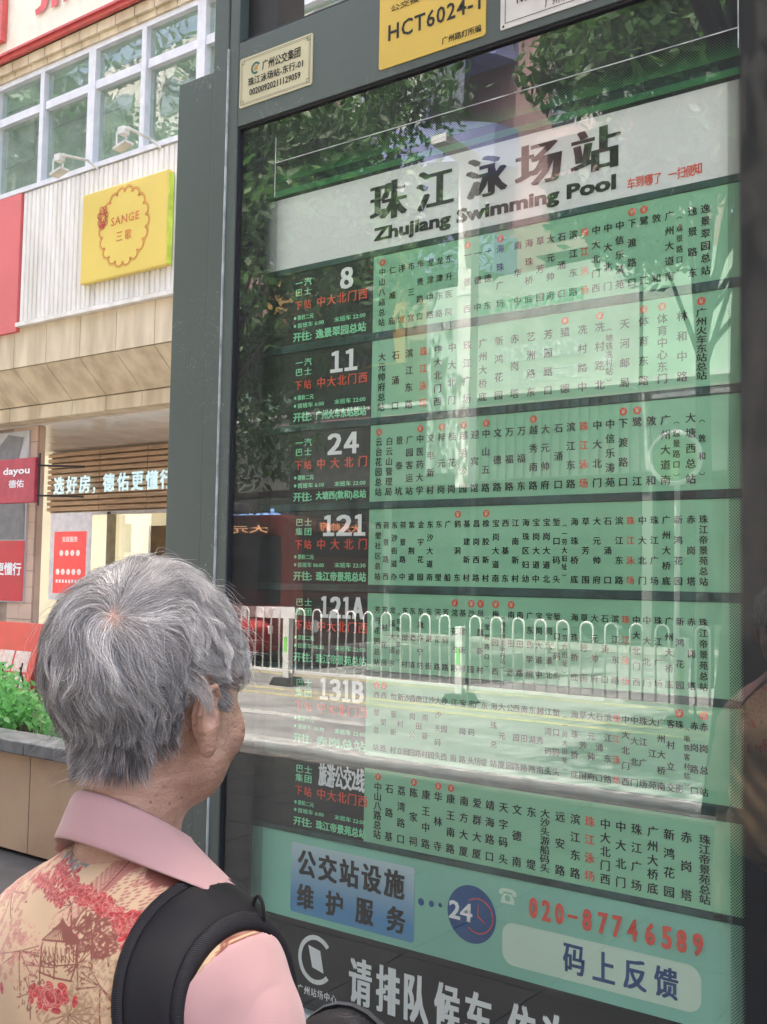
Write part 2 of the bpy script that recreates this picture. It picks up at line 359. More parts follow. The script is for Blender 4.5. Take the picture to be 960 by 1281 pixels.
# ---- seven route strips
Z8 = [(2.103, 2.293), (1.892, 2.082), (1.685, 1.872), (1.483, 1.666), (1.2775, 1.463), (1.075, 1.260), (.8705, 1.044)]
R = [
 ('8', .0205, [(478.1, '中山八路总站', 'b'), (491, '仁威庙'), (502.5, '泮塘'), (514.7, '市三宫'), (525.8, '华贵路口'), (538.5, '龙津中路'), (550, '龙津东路'), (562, '东升医院'), (585, '一德西', 'b'), (598, '一德中'), (610.6, '一德东'), (625.8, '海珠广场', 'b'), (648, '南华中'), (662, '海珠桥底'), (676, '草芳围'), (689, '大元帅府'), (703, '石涌口'), (717.5, '滨江东路'), (731.7, '珠江泳场', 'r'), (746, '中大北门西'), (760.7, '中大北门'), (775.7, '中信乐涛苑'), (791, '下渡路口', 'b'), (806, '鹭江', 'b'), (821.7, '敦和'), (838, '广州大道南'), (850.5, '（逸景路口）', 's'), (866.7, '逸景路东'), (883, '逸景翠园总站')]),
 ('11', .023, [(477.6, '大元帅府总站'), (495, '石涌口'), (512, '滨江东路'), (529.6, '珠江泳场', 'r'), (548, '中大北门西'), (565.6, '中大北门'), (584.6, '珠江广场'), (604.4, '广州大桥底'), (624.4, '新鸿花园'), (644, '赤岗塔'), (664.5, '艺洲路东'), (686, '芳园路口'), (707, '猎德', 'b'), (729, '冼村路中'), (750.7, '冼村路北', 'b'), (762.5, '（地铁冼村站）', 's'), (782, '天河邮局'), (805.5, '体育东路', 'b'), (829, '体育中心东门', 'b'), (853.7, '林和中路'), (878, '广州火车东站总站', 'b')]),
 ('24', .022, [(474, '云台花园总站', 'b'), (487, '白云山管理局'), (499.5, '景泰坑'), (512.5, '广园客运站'), (525.5, '中医药大学', 'b'), (538.7, '交电新村'), (552.5, '梓元岗', 'b'), (565.5, '桂花岗'), (580, '越秀公园', 'b'), (594, '迎宾馆'), (608, '中山五路', 'b'), (622.5, '文德路'), (637.5, '万福路'), (652.5, '万福东'), (667.5, '越秀南路', 'b'), (682.5, '大元帅府'), (699, '石涌口'), (714.5, '滨江东路'), (730.5, '珠江泳场', 'r'), (747.5, '中大北门'), (763.7, '中信乐涛苑'), (780, '下渡路口', 'b'), (797.5, '鹭江', 'b'), (815, '敦和'), (833, '广州大道南'), (846.7, '（逸景路口）', 's'), (864.5, '大塘西总站'), (878.7, '（敦和）', 's')]),
 ('121', .0185, [(473, '西塱社区总站'), (483, '荷景路西'), (493.5, '东沙街道办'), (504, '荷景路中'), (515, '紫荆道'), (526.5, '金宇花园'), (538, '东沙大道南'), (549, '东塱'), (560.5, '广船'), (572.5, '鹤洞东', 'b'), (584, '基建新村'), (596, '昌岗西路'), (608, '橡胶新村', 'b'), (620.5, '宝岗大道南'), (632.5, '西基东'), (645, '江南新村'), (658, '海珠区妇幼'), (671, '宝岗大道中'), (684, '宝岗大道北'), (696.5, '堑口码头'), (706.5, '（一劳大旧址）', 's'), (719, '海珠桥底'), (733, '草芳围'), (747, '大元帅府'), (760.7, '石涌口'), (775, '滨江东路'), (789, '珠江泳场', 'r'), (804, '中大北门'), (819, '珠江广场'), (834, '广州大桥底'), (849, '新鸿花园'), (865, '赤岗塔'), (880.5, '珠江帝景苑总站')]),
 ('121A', .0178, [(472, '芳村花园总站'), (481, '芳村花园'), (491, '龙溪大道东'), (498.5, '（花地大道村）', 's'), (506.7, '东朗村'), (516, '东漖镇'), (526, '东漖怀宁坊'), (536.7, '东漖街'), (547.5, '浣花路'), (557.5, '芳信路'), (568.7, '浣花东路', 'b'), (578.7, '基建新村'), (589.5, '沙园', 'b'), (601, '凤凰新村', 'b'), (609.5, '（宝岗路口）', 's'), (620, '梅园西', 'b'), (629.5, '（地铁凤凰新村站）', 's'), (639.5, '南田西', 'b'), (650.7, '南田路'), (663, '广东药学院'), (674.5, '宝岗大道中'), (687, '宝岗大道北'), (697, '堑口码头'), (707, '（一劳大旧址）', 's'), (719, '海珠桥底'), (731, '草芳围'), (744, '大元帅府'), (757, '石涌口'), (770, '滨江东路'), (783, '珠江泳场', 'r'), (796.5, '中大北门西'), (809.7, '中大北门'), (823.7, '珠江广场'), (837.5, '广州大桥底'), (851, '新鸿花园'), (865.5, '赤岗塔'), (880.5, '珠江帝景苑总站')]),
 ('131B', .0178, [(471, '西塱总站', 'b'), (480, '西塱路', 'b'), (492.5, '怡景新村'), (501, '新村立'), (509, '沙园'), (516, '昌岗公园'), (524, '南田路'), (532, '江南新村'), (540, '沙园'), (548, '大沙头码头'), (556, '沙园西'), (568, '江南'), (579, '宝岗路'), (590, '宝码头'), (598, '广场'), (606, '东堤'), (618, '海珠总站'), (628, '大元厦'), (638, '公园'), (646, '西园路'), (656, '南田路'), (666, '东湖路'), (676, '越秀南'), (686, '江湾码头'), (696, '堑口码头'), (707, '（一劳大旧址）', 's'), (719, '海珠桥底'), (729.5, '草芳围'), (740, '大元帅府'), (750, '石涌口'), (760.7, '滨江东路'), (771.7, '珠江泳场', 'r'), (783, '中大北门西'), (794, '中大北门'), (805, '珠江广场'), (816.7, '大江苑'), (827.7, '广州大桥南'), (839.5, '客村立交'), (850.5, '珠影', 'b'), (859.7, '（地铁客村站）', 's'), (869, '赤岗路口'), (881, '赤岗总站', 'b')]),
 ('旅游公交2线', .0235, [(472.5, '中山八路总站', 'b'), (487, '石路基'), (502, '荔湾路口'), (517.5, '陈家祠', 'b'), (533, '康王中路'), (548, '华林寺', 'b'), (564, '康王南路', 'b'), (580.5, '南方大厦'), (597, '爱群大厦'), (613, '靖海路口'), (630, '天字码头'), (647, '文德南'), (665, '东堤'), (682, '大沙头游船码头'), (701, '远安路'), (720, '滨江东路'), (738, '珠江泳场', 'r'), (757.6, '中大北门西'), (777, '中大北门'), (796.7, '珠江广场'), (817, '广州大桥底'), (837.5, '新鸿花园'), (859, '赤岗塔'), (882, '珠江帝景苑总站')])]
HEAD = {'8': ('一汽', '巴士', '中大北门西', '6:00', '22:00', '逸景翠园总站', 424, 443), '11': ('一汽', '巴士', '中大北门西', '6:00', '22:00', '珠江泳场总站', 412, 448), '24': ('一汽', '巴士', '中大北门', '6:10', '22:00', '大塘西(敦和)总站', 408, 450),
        '121': ('巴士', '集团', '中大北门', '06:00', '22:30', '珠江帝景苑总站', 403, 458), '121A': ('巴士', '集团', '中大北门西', '06:30', '22:00', '珠江帝景苑总站', 400, 456), '131B': ('巴士', '集团', '中大北门西', '06:30', '22:00', '赤岗总站', 399, 456), '旅游公交2线': ('巴士', '集团', '中大北门西', '6:00', '22:00', '珠江帝景苑总站', 398, 456)}
HEAD['11'] = HEAD['11'][:5]+('广州火车东站总站',)+HEAD['11'][6:]
for (zb, zt), (num, cw, cols) in zip(Z8, R):
    strip = obj('route_strip', B(-1.513, PX1+rng.uniform(-.001, .001), py0-.0005, py1, zb, zt), green_m, board)
    blk = obj('number_block', B(PX0, -1.5135, py0, py1, zb, zt), panel_m, board)
    h = zt-zb; zm = (zb+zt)/2; ty = TY-.0006; tb, trd, tbg = TX(ty), TX(ty), TX(ty); tby = TX(ty-.0004)
    for c in cols:
        fl_ = c[2] if len(c) > 2 else ''
        # the strip's middle line at that column
        x = pix(c[0], 640, ty)[0]
        for _ in range(2):
            # find the row's image height for this x, then refine x
            v = Vector((x, ty, zm-EYE)); f = v.dot(CF); yy = 640.5-F_PX*v.dot(CU)/f
            x = pix(c[0], yy, ty)[0]
        name = c[1]; n = len(name); small = fl_ == 's'
        top_, bot_ = zt-h*(.17 if not small else .22), zb+h*(.06 if not small else .12)
        pitch = (top_-bot_)/n if n > 5 else None
        ch_h = min(cw*.97, (top_-bot_)/n*1.02); w_ = cw*(.72 if small else 1.0); ch_h = ch_h if not small else min(ch_h, cw*.78)
        a, b = top_-ch_h/2, bot_+ch_h/2
        T = trd if fl_ == 'r' else tb
        for i, ch in enumerate(name):
            z = a+(b-a)*i/(n-1)
            if ch in '（）': 
                ch = '(' if ch == '（' else ')'
                sgn = 1 if ch == '(' else -1
                T.poly([(x+w_*.38*math.cos(t_), z-.003*sgn+sgn*.005*math.sin(t_)) for t_ in np.linspace(0, math.pi, 9)]+[(x+w_*.30*math.cos(t_), z-.003*sgn+sgn*.0035*math.sin(t_)) for t_ in np.linspace(math.pi, 0, 9)]); continue
            T.em(ch, x, z, w_, ch_h, .012)
        if fl_ == 'b':
            zz = zt-h*.095
            tbg.poly(disc(x, zz, .0085, 18))
            tby.fit('¥', x-.0042, x+.0042, zz-.0055, zz+.0055, .02)
    later(tb, 'lettering', ink_m, strip); later(trd, 'red_lettering', ink_r, strip); later(tbg, 'fare_badge', ink_r, strip); 
    if tby.q: later(tby, 'fare_symbol', cream_m, strip)
    # number block print
    A1, A2, dst, t1, t2, dest, na, nb = HEAD[num][0], HEAD[num][1], HEAD[num][2], HEAD[num][3], HEAD[num][4], HEAD[num][5], HEAD[num][6], HEAD[num][7]
    def bx(p):
        v = Vector((-1.6, ty, zm-EYE)); yy = 640.5-F_PX*v.dot(CU)/v.dot(CF); return pix(p, yy, ty)[0]
    tw, tg, tr_ = TX(ty), TX(ty), TX(ty)
    if len(num) < 6:
        wts = [.72 if c_ == '1' else 1 for c_ in num]; tot = sum(wts); cx_ = bx(na); sc_ = (bx(nb)-cx_)/tot
        for c_, w_c in zip(num, wts): tw.fit(chr(ord(c_)+0xFEE0), cx_+sc_*w_c*.06, cx_+sc_*w_c*.94, zt-h*.35, zt-h*.06, .045); cx_ += sc_*w_c
    else: tw.fit(num, bx(na), bx(nb), zt-h*.35, zt-h*.02, .02)
    e = .022
    for i, ch in enumerate(A1): tg.em(ch, bx(374+i*11), zt-h*.155, .026, .021, .02)
    for i, ch in enumerate(A2): tg.em(ch, bx(374+i*11), zt-h*.285, .026, .021, .02)
    for i, ch in enumerate('下站'): tr_.em(ch, bx(373.5+i*11.5), zt-h*.465, .026, .026, .02)
    L, Rr = bx(402), bx(454)
    for i, ch in enumerate(dst): tr_.em(ch, L+(Rr-L)*i/(len(dst)-1), zt-h*.465, .030, .029, .022)
    xs = bx(367); 
    tg.poly(disc(bx(370), zt-h*.635, .0042, 12)); tg.fit('票价二元', bx(373), bx(393), zt-h*.67, zt-h*.60, .02)
    tg.poly(disc(bx(370), zt-h*.745, .0042, 12)); tg.fit('首班车 '+t1, bx(373), bx(406), zt-h*.78, zt-h*.71, .02); tg.fit('末班车 '+t2, bx(419), bx(458), zt-h*.78, zt-h*.71, .02)
    tg.fit('开往:', bx(368), bx(391), zt-h*.965, zt-h*.835, .03); tg.fit(dest, bx(396), bx(459), zt-h*.965, zt-h*.835, .03)
    later(tw, 'route_number', ink_w, blk); later(tg, 'green_lettering', ink_g, blk); later(tr_, 'red_lettering', ink_r, blk)
    if num == '8': pz = 2.31
    obj('divider_bar', B(PX0, PX1+.001, py0-.004, py1, zt+.0006, pz-.0006), teal_m, board, bevel=.0015)
    pz = zb
obj('divider_bar', B(PX0, PX1+.001, py0-.004, py1, .8555, .8698), teal_m, board, bevel=.0015)
# ---- service panel
srv = obj('service_panel', B(PX0, PX1, py0, py1, .6465, .855), serv_m, board)
ty = TY
def q(px, py): return pix(px, py, ty)
x0, z1 = q(365, 1053); x1, _ = q(519, 1078); _, z0 = q(362, 1139)
tx = TX(ty); tx.poly(rrect(x0, x1, z0, z1, .008)); card = tx; later(card, 'blue_card', card_m, srv)
hh = z1-z0
tx = TX(ty-.001)
for i, ch in enumerate('公交站设施'):
    a = x0+(x1-x0)*(.06+.178*i); tx.fit(ch, a, a+(x1-x0)*.158, z1-hh*.46, z1-hh*.08, .03)
for i, ch in enumerate('维护服务'):
    a = x0+(x1-x0)*(.06+.245*i); tx.fit(ch, a, a+(x1-x0)*.145, z1-hh*.92, z1-hh*.57, .03)
later(tx, 'lettering', ink_m, srv)
bx_, bz_ = q(590, 1144)
tx = TX(ty); tx.poly(disc(bx_, bz_, .0625, 40, 1.0))
for px, py, r in ((527, 1128.5, .0085), (540, 1131, .007), (551, 1132.5, .005)):
    a = q(px, py); tx.poly(disc(a[0], a[1], r, 16))
later(tx, 'blue_disc', blue_m, srv)
tx = TX(ty-.001); tx.fit('24', bx_-.058, bx_+.003, bz_-.018, bz_+.022, .03)
later(tx, 'white_lettering', ink_w, srv)
tx = TX(ty-.0014)
for p in ring(bx_+.018, bz_, .036, .0385, 30, -130, 130): tx.poly(p)
tx.poly([(bx_+.016, bz_-.002), (bx_+.035, bz_-.014), (bx_+.036, bz_-.012), (bx_+.018, bz_+.001)]); tx.poly([(bx_+.016, bz_), (bx_+.018, bz_), (bx_+.019, bz_+.024), (bx_+.017, bz_+.024)])
for ch, px, py in zip('020-87746589', (668, 684, 700.5, 717, 735, 755, 773, 792, 814, 835, 853.5, 874), (1131, 1135, 1139, 1144, 1149, 1153, 1158, 1162, 1163, 1169, 1174, 1178)):
    a = q(px, 1131+(px-668)*.235)
    zc_ = .8035
    if ch == '-': tx.fit(ch, a[0]-.011, a[0]+.011, zc_-.003, zc_+.003, .03)
    else: tx.fit(ch, a[0]-.0105, a[0]+.0105, zc_-.022, zc_+.022, .035)
later(tx, 'red_lettering', ink_r, srv)
# telephone symbol
tx = TX(ty); px_, pz_ = q(635.5, 1122)
tx.poly([(px_+.017*a, pz_+.017*b) for a, b in ((-1, -.9), (1, -.9), (.9, -.2), (.5, .35), (-.5, .35), (-.9, -.2))])
tx.poly([(px_+.017*a, pz_+.017*b) for a, b in ((-1.3, .2), (-.75, .15), (-.6, .55), (.6, .55), (.75, .15), (1.3, .2), (1.2, .75), (.6, 1.0), (-.6, 1.0), (-1.2, .75))])
a, b = q(629, 1146), q(878, 1260)
xa, xb = a[0], b[0]; _, zt_ = q(640, 1142); _, zb_ = q(640, 1203)
tx.poly(rrect(xa, xb, .672, .762, .028, 7))
later(tx, 'white_card', M('card_pale', (.66, .84, .70), .5, .03), srv)
tx = TX(ty-.001); tx.poly(disc(px_, pz_-.003, .007, 14)); later(tx, 'dial', serv_m, srv)
tx = TX(ty-.001)
for i, ch in enumerate('码上反馈'):
    c = q((718.5, 756, 795, 834)[i], (1193, 1204, 1211, 1219)[i]); tx.fit(ch, c[0]-.0245, c[0]+.0245, .687, .747, .022)
later(tx, 'blue_lettering', ink_b, srv)
# ---- queue panel
que = obj('queue_panel', B(XL+.041, PX1, py0-.003, py1, ZB, .6455), queue_m, board)
tx = TX(PY-.0042); ty = PY-.0042
cx, cz = q(395, 1201)
for p in ring(cx, cz, .047, .0585, 44, 42, 318, .95): tx.poly(p)
tx.poly([(cx-.024, cz+.031), (cx+.014, cz+.024), (cx+.026, cz-.027), (cx-.010, cz-.020)])
for i, ch in enumerate('广州站场中心'):
    c = q(376+i*8.3, 1235+i*2.3); tx.em(ch, c[0], cz-.080, .019, .022, .012)
for ch, px in zip('请排队候车依次上车', (451, 485.5, 521, 559.5, 598.5, 653, 697, 741, 785)):
    c = q(px, 1225+(px-451)*.31); tx.fit(ch, c[0]-.034, c[0]+.034, .489, .597, .022)
later(tx, 'lettering', ink_w, que)
# ---- plates on the header
yp = GY-.016
def plate(x0, x1, z0, z1, m, r=.006):
    return obj('name_plate', MB().prism(rrect(x0, x1, z0, z1, r), yp-.001, yp+.002), m, board)
ty = yp-.002
p = plate(-1.944, -1.688, 2.764, 2.901, cream_m)
tx = TX(ty)
tx.fit('广州公交集团', -1.862, -1.728, 2.848, 2.876, .015); tx.fit('珠江泳场站-东行-01', -1.912, -1.718, 2.817, 2.840, .012); tx.fit('00200920211129059', -1.906, -1.726, 2.790, 2.808, .012)
for o_, w_ in ((.006, .0009), (.010, .0007)):
    a, b, c, d_ = -1.944+o_, -1.688-o_, 2.764+o_, 2.901-o_
    for qd in ([(a, c), (b, c), (b, c+w_), (a, c+w_)], [(a, d_-w_), (b, d_-w_), (b, d_), (a, d_)], [(a, c+w_), (a+w_, c+w_), (a+w_, d_-w_), (a, d_-w_)], [(b-w_, c+w_), (b, c+w_), (b, d_-w_), (b-w_, d_-w_)]): tx.poly(qd)
for sx, sz in ((-1, -1), (1, -1), (-1, 1), (1, 1)):
    ccx, ccz = -1.816+sx*.116, 2.8325+sz*.0565
    for qd in ([(-.006, -.006), (.006, -.006), (.006, -.005), (-.006, -.005)], [(-.006, .005), (.006, .005), (.006, .006), (-.006, .006)], [(-.006, -.005), (-.005, -.005), (-.005, .005), (-.006, .005)], [(.005, -.005), (.006, -.005), (.006, .005), (.005, .005)]): tx.poly([(ccx+u_, ccz+v_) for u_, v_ in qd])
later(tx, 'lettering', ink_m, p)
tx = TX(ty)
for qd in ring(-1.885, 2.862, .011, .017, 24, 30, 300): tx.poly(qd)
later(tx, 'emblem', M('emblem_teal', (.03, .16, .13), .4), p)
tx = TX(ty-.0003); tx.poly([(-1.892, 2.856), (-1.880, 2.856), (-1.876, 2.868), (-1.888, 2.868)]); later(tx, 'emblem_mark', M('emblem_gold', (.5, .28, .05), .4), p)
p = plate(-1.474, -1.173, 2.739, 3.03, yell_m, .008)
tx = TX(ty); tx.fit('HCT6024-1', -1.446, -1.186, 2.804, 2.845, .006, 1.1); tx.fit('广州路灯所编', -1.290, -1.184, 2.750, 2.768, .008); tx.fit('公交候车亭', -1.440, -1.300, 2.876, 2.892, .006)
later(tx, 'lettering', ink_m, p)
p = plate(-1.134, -.80, 2.737, 2.90, M('plate_white', (.62, .63, .60), .4), .003)
tx = TX(ty)
for qd in ([(-1.122, 2.749), (-.812, 2.749), (-.812, 2.7505), (-1.122, 2.7505)], [(-1.122, 2.7505), (-1.1205, 2.7505), (-1.1205, 2.888), (-1.122, 2.888)]): tx.poly(qd)
tx.fit('No:', -1.092, -1.058, 2.786, 2.802, .01); tx.fit('广州市公交', -1.022, -.93, 2.755, 2.776, .008)
tx.poly(disc(-1.126, 2.7435, .003, 10))
later(tx, 'lettering', ink_m, p)
flush()
# ================================================================== THE STREET: ground, pavement, road
asph = M('asphalt', (.27, .27, .265), .85, .16, 2.2, .3, 300); pave_m = M('paving', (.05, .05, .05), .8, .2, 3, .2, 80); pave_f = M('far_paving', (.26, .25, .23), .8, .2, 3)
kerb_m = M('kerb_stone', (.42, .41, .39), .8, .15, 8); mark_w = M('road_paint_white', (.48, .48, .465), .7, .2, 9); mark_y = M('road_paint_yellow', (.50, .44, .22), .7, .2, 9)
RZ = -.13
obj('ground', B(-400, 400, -400, 400, -1.2, RZ-.06), M('earth', (.2, .19, .17), .9), kind='structure')
obj('road', B(-120, 90, -17.2, -2.75, RZ-.05, RZ), asph, kind='structure')
pv = obj('pavement', B(-120, 90, -2.55, 60, RZ-.05, -.012), pave_m, kind='structure')
obj('far_pavement', B(-120, 90, -60, -17.4, RZ-.05, -.012), pave_f, kind='structure')
obj('bounce_plaza', B(-120, 90, 5.3, 60, -.0119, .0), M('bounce_paving', (.50, .47, .42), .7, .15, 2), kind='structure')  # pale unseen paving added to bounce light up to the soffit
kb = obj('kerb', B(-120, -30, -2.74, -2.56, RZ-.05, .004), kerb_m, kind='structure')
for i in range(36): obj('kerb_stone', B(-29.99+i, -29.01+i+.0, -2.745, -2.56, RZ-.05, .006), kerb_m, kb)
kb = obj('far_kerb', B(-120, 90, -17.39, -17.21, RZ-.05, .006), kerb_m, kind='structure')
# paving slabs close to the board
slab = B(0, .592, 0, .592, -.011, 0); sm = None
for i in range(14):
    for j in range(9):
        if sm is None:
            so = obj('slab', slab, pave_m, pv); sm = so
        else:
            so = sm.copy(); COL.objects.link(so); so.parent = pv
        so.location = (-6+i*.6, -2.5+j*.6, rng.uniform(-.001, .001))
# lane paint
rd = bpy.data.objects['road']
def stripe(n, m, x0, x1, y0, y1): obj(n, B(x0, x1, y0, y1, RZ+.001, RZ+.005), m, rd)
stripe('yellow_line', mark_y, -80, 60, -6.95, -6.80); stripe('yellow_line', mark_y, -80, 60, -7.42, -7.27)
stripe('yellow_line', mark_y, -80, 60, -9.2, -9.05)
stripe('lane_dash', mark_w, -13, -6.9, -5.45, -5.22); stripe('lane_dash', mark_w, -1.4, 4.6, -5.45, -5.22); stripe('lane_dash', mark_w, -26, -19, -5.45, -5.22)
stripe('edge_line', mark_w, -80, 60, -3.98, -3.66)
stripe('lane_dash', mark_w, -22, -16, -12.9, -12.7); stripe('lane_dash', mark_w, -10, -4, -12.9, -12.7)
# ---- median railing: white hooped bays between square posts, seen reflected
rail_m = M('railing_white', (.80, .81, .80), .4, .05); base_m = M('railing_base', (.05, .05, .05), .6, .2); refl_m = M('reflector_green', (.25, .75, .15), .4)
RY = -7.85
def rail_bay(x0, n, label):
    r = thing('railing', label, 'railing', (x0, RY, RZ), 'white hooped railing bays along the middle of the road')
    Wd = 3.02
    obj('post', B(x0-.055, x0+.055, RY-.05, RY+.05, RZ+.10, RZ+1.0), rail_m, r, bevel=.006)
    obj('post_base', MB().prism([(x0-.2, RZ+.006), (x0+.2, RZ+.006), (x0+.12, RZ+.12), (x0-.12, RZ+.12)], RY-.18, RY+.18), base_m, r)
    obj('reflector', B(x0-.03, x0+.03, RY+.051, RY+.056, RZ+.5, RZ+.72), refl_m, r)
    obj('bottom_rail', B(x0+.056, x0+Wd-.056, RY-.02, RY+.02, RZ+.19, RZ+.23), rail_m, r)
    obj('brace', MB().tube([(x0+.13, RY+.02, RZ+.25), (x0+.2, RY+.14, RZ+.12), (x0+.26, RY+.2, RZ+.01)], .012, 6), base_m, r)
    for k in range(9):
        a = x0+.15+k*.318; w = .16; m = MB(); pts = [(a, RY, RZ+.22)]
        for j in range(9):
            t_ = math.pi*j/8; pts.append((a+w/2-w/2*math.cos(t_), RY, RZ+1.06+w/2*math.sin(t_)))
        pts.append((a+w, RY, RZ+.22))
        m.tube(pts, .0135, 6)
        obj('hoop', m, rail_m, r, smooth=True)
    return r
r0 = rail_bay(-7.29, 0, 'white hooped railing bay reflected over the middle of the timetable below the route 121 row')
RL = {}
for i in range(-6, 4): RL[i] = 'white hooped railing bay too far along the road to tell from its neighbours'
RL[-1] = 'white hooped railing bay with its post reflected just right of the grey hair'; RL[1] = 'white hooped railing bay reflected over the right half of the route 121A row'
RL[-2] = 'white hooped railing bay in front of the red car, cut by the grey hair'; RL[2] = 'white hooped railing bay reflected at the far right edge of the display glass'
for i in range(-6, 4):
    if i == 0: continue
    dup(r0, (i*3.02, 0, 0), RL[i], r0['group'])
# ================================================================== TREES
bark_m = M('bark', (.045, .038, .032), .9, .3, 8, .5, 60); leaf_m = M('leaves', (.075, .17, .045), .5, .2, 1.5, trans=.4, col2=(.03, .075, .02))
leaf_b = M('hedge_leaves', (.27, .60, .22), .4, .3, 5, trans=.5, col2=(.10, .32, .08))
def leaf_cloud(blobs, n, size, seed, droop=.3):
    r = np.random.default_rng(seed); bl = np.array([b for b in blobs], float); wts = bl[:, 3]**2*1.0; wts /= wts.sum()
    k = r.choice(len(bl), n, p=wts); d = r.normal(size=(n, 3)); d /= np.linalg.norm(d, axis=1)[:, None]
    rad = bl[k, 3]*(r.random(n)**.45); c = bl[k, :3]+d*rad[:, None]*[1, 1, .8]
    # cluster into sprays
    sp = r.normal(size=(n//14+1, 3))*bl[:, 3].mean()*.12; c += sp[r.integers(0, len(sp), n)]
    a = r.normal(size=(n, 3)); a[:, 2] -= droop; a /= np.linalg.norm(a, axis=1)[:, None]; b = np.cross(a, r.normal(size=(n, 3))); b /= np.linalg.norm(b, axis=1)[:, None]
    nn = np.cross(a, b)
    s = size*(.6+.8*r.random(n))[:, None]
    v = np.stack([c-a*s, c+b*s*.42+nn*s*.1, c+a*s, c-b*s*.42+nn*s*.1], 1).reshape(-1, 3)
    return v, np.arange(n*4).reshape(-1, 4)
def tree(x, y, h, r, nb, nl, size, seed, label, group, spread=1.0, low=.45, tr=1.0):
    t = thing('street_tree', label, 'tree', (x, y, RZ), group); rr = random.Random(seed)
    m = MB(); top = Vector((x+rr.uniform(-.3, .3), y, h*.72)); p0 = Vector((x, y, RZ-.04)); m.tube([p0, p0.lerp(top, .15)+Vector((.05, 0, 0)), p0.lerp(top, .5)+Vector((rr.uniform(-.15, .15), 0, 0)), top], [.19*tr, .14*tr, .11*tr, .05], 14)
    obj('trunk', m, bark_m, t, smooth=True)
    blobs = []
    lm = MB()
    for i in range(nb):
        a = rr.uniform(0, 2*math.pi); q_ = rr.uniform(.25, 1)*spread; z = h*(low+(1-low)*rr.random()); br = r*rr.uniform(.28, .5)
        c = Vector((x+math.cos(a)*r*q_, y+math.sin(a)*r*q_, z)); blobs.append((c.x, c.y, c.z, br))
        s0 = p0.lerp(top, rr.uniform(.45, .95)); lm.tube([s0, s0.lerp(c, .5)+Vector((0, 0, rr.uniform(-.1, .3))), c], [.05, .03, .012], 6)
    obj('limbs', lm, bark_m, t, smooth=True, kind='stuff')
    v, f = leaf_cloud(blobs, nl, size, seed); obj('crown', (v, f), leaf_m, t, kind='stuff')
    return t
G = 'street trees across the road'
tree(-13.1, -9.2, 11.5, 3.3, 26, 26000, .11, 3, 'leafy street tree reflected at the left edge of the display glass', G, low=.36)
tree(-19.5, -12, 12, 4, 22, 14000, .14, 5, 'street tree reflected behind the leafy tree at the left edge of the glass', G, low=.4)
tree(-2.0, -3.3, 13.0, 3.7, 30, 34000, .12, 8, 'thick dark tree trunk added to darken the right edge of the glass', G, low=.80, tr=2.6)  # added trunk darkens the reflection; crown widened to shade the road
tree(-5.6, -12.4, 14.5, 2.9, 24, 26000, .13, 11, 'tall dark tree reflected in the upper right of the glass above the title', G, low=.50)
# ================================================================== SHOP BUILDING behind the board (plane Y = 9)
cream = M('facade_cream', (.72, .66, .52), .7, .06, 2); stone_m = M('stone_cladding', (.72, .62, .45), .7, .14, 1.4, .12, 30, col2=(.55, .45, .30), stretch=(2.5, 2.5, .5))
alu = M('window_frame_white', (.76, .77, .80), .4, .05); panelw = M('ribbed_white', (.84, .82, .77), .55, .1, 1.6, stretch=(2, 1, .35), col2=(.68, .65, .58)); pink_t = M('pillar_tile', (.64, .46, .36), .5, .1, 2)
wood_m = M('wood_slats', (.82, .58, .38), .6, .15, 5, stretch=(.3, 1, 4)); wood_d = M('wood_backing', (.50, .33, .2), .7)
soff_m = M('glossy_soffit', (.88, .82, .76), .18, .05, 2); pane_m = None
win_in = M('room_behind', (.72, .82, .72), .8, .2, 1)
pane_m = glass_mat('window_glass', 1.5, .03, (.85, .95, .88), (.95, 1, .96), wob=.5, haze=.22)  # pale wash mixed into the panes to veil the green reflections
bd = thing('shop_building', 'pale stone clad shop building with ribbed white fascia behind the bus stop board', 'building', (-12, 9, 0))
XA, XB = -24, -6.0
D = 9
obj('wall', B(-60, 40, 13.2, 26, -.1, 30), cream, bd)
obj('upper_wall', B(-60, 40, 9.6, 13.19, 9.9, 30), cream, bd)
obj('side_wall', B(-60, XA-.01, 9.2, 13.19, -.1, 9.89), cream, bd); obj('side_wall', B(XB+.01, 40, 9.2, 13.19, -.1, 9.89), cream, bd)
obj('sign_band', B(XA, XB, 8.9, 9.4, 9.23, 11.2), M('sign_cream', (.85, .82, .66), .5, .04), bd)
obj('red_moulding', MB().box(XA, XB, 8.80, 8.90, 9.20, 9.235).box(XA, XB, 8.84, 8.9, 9.14, 9.198), M('moulding_red', (.60, .10, .09), .4, .1), bd)
for i in range(46):
    x = XA+i*.39; obj('cornice_stone', B(x+.008, x+.382, 8.92, 9.3, 8.99, 9.13), stone_m, bd)
    obj('lower_cornice_stone', B(x+.008, x+.382, 8.97, 9.3, 8.90, 8.985), stone_m, bd)
def hb(n, x0, x1, y0, y1, z0, z1, m, par=bd, **k): return obj(n, B(x0, x1, y0, y1, z0, z1), m, par, **k)
hb('window_head', XA, XB, 9.0, 9.25, 8.82, 8.895, alu)
hb('sill', XA, XB, 8.93, 9.3, 7.06, 7.13, alu)
mull = [-16.2, -15.1, -14.0, -12.83, -11.70, -10.62, -9.53, -8.4, -7.3]
for i in range(len(mull)-1):
    a, b = mull[i], mull[i+1]; big = i % 2 == 0
    wn2 = hb('mullion', a-(.075 if big else .045), a+(.075 if big else .045), 9.0, 9.16, 7.131, 8.819, alu)
    hb('transom', a+.076, b-.076, 9.02, 9.14, 8.25, 8.37, alu)
    hb('upper_pane', a+.05, b-.05, 9.08, 9.09, 8.371, 8.818, pane_m); hb('lower_pane', a+.05, b-.05, 9.10, 9.11, 7.131, 8.249, pane_m)
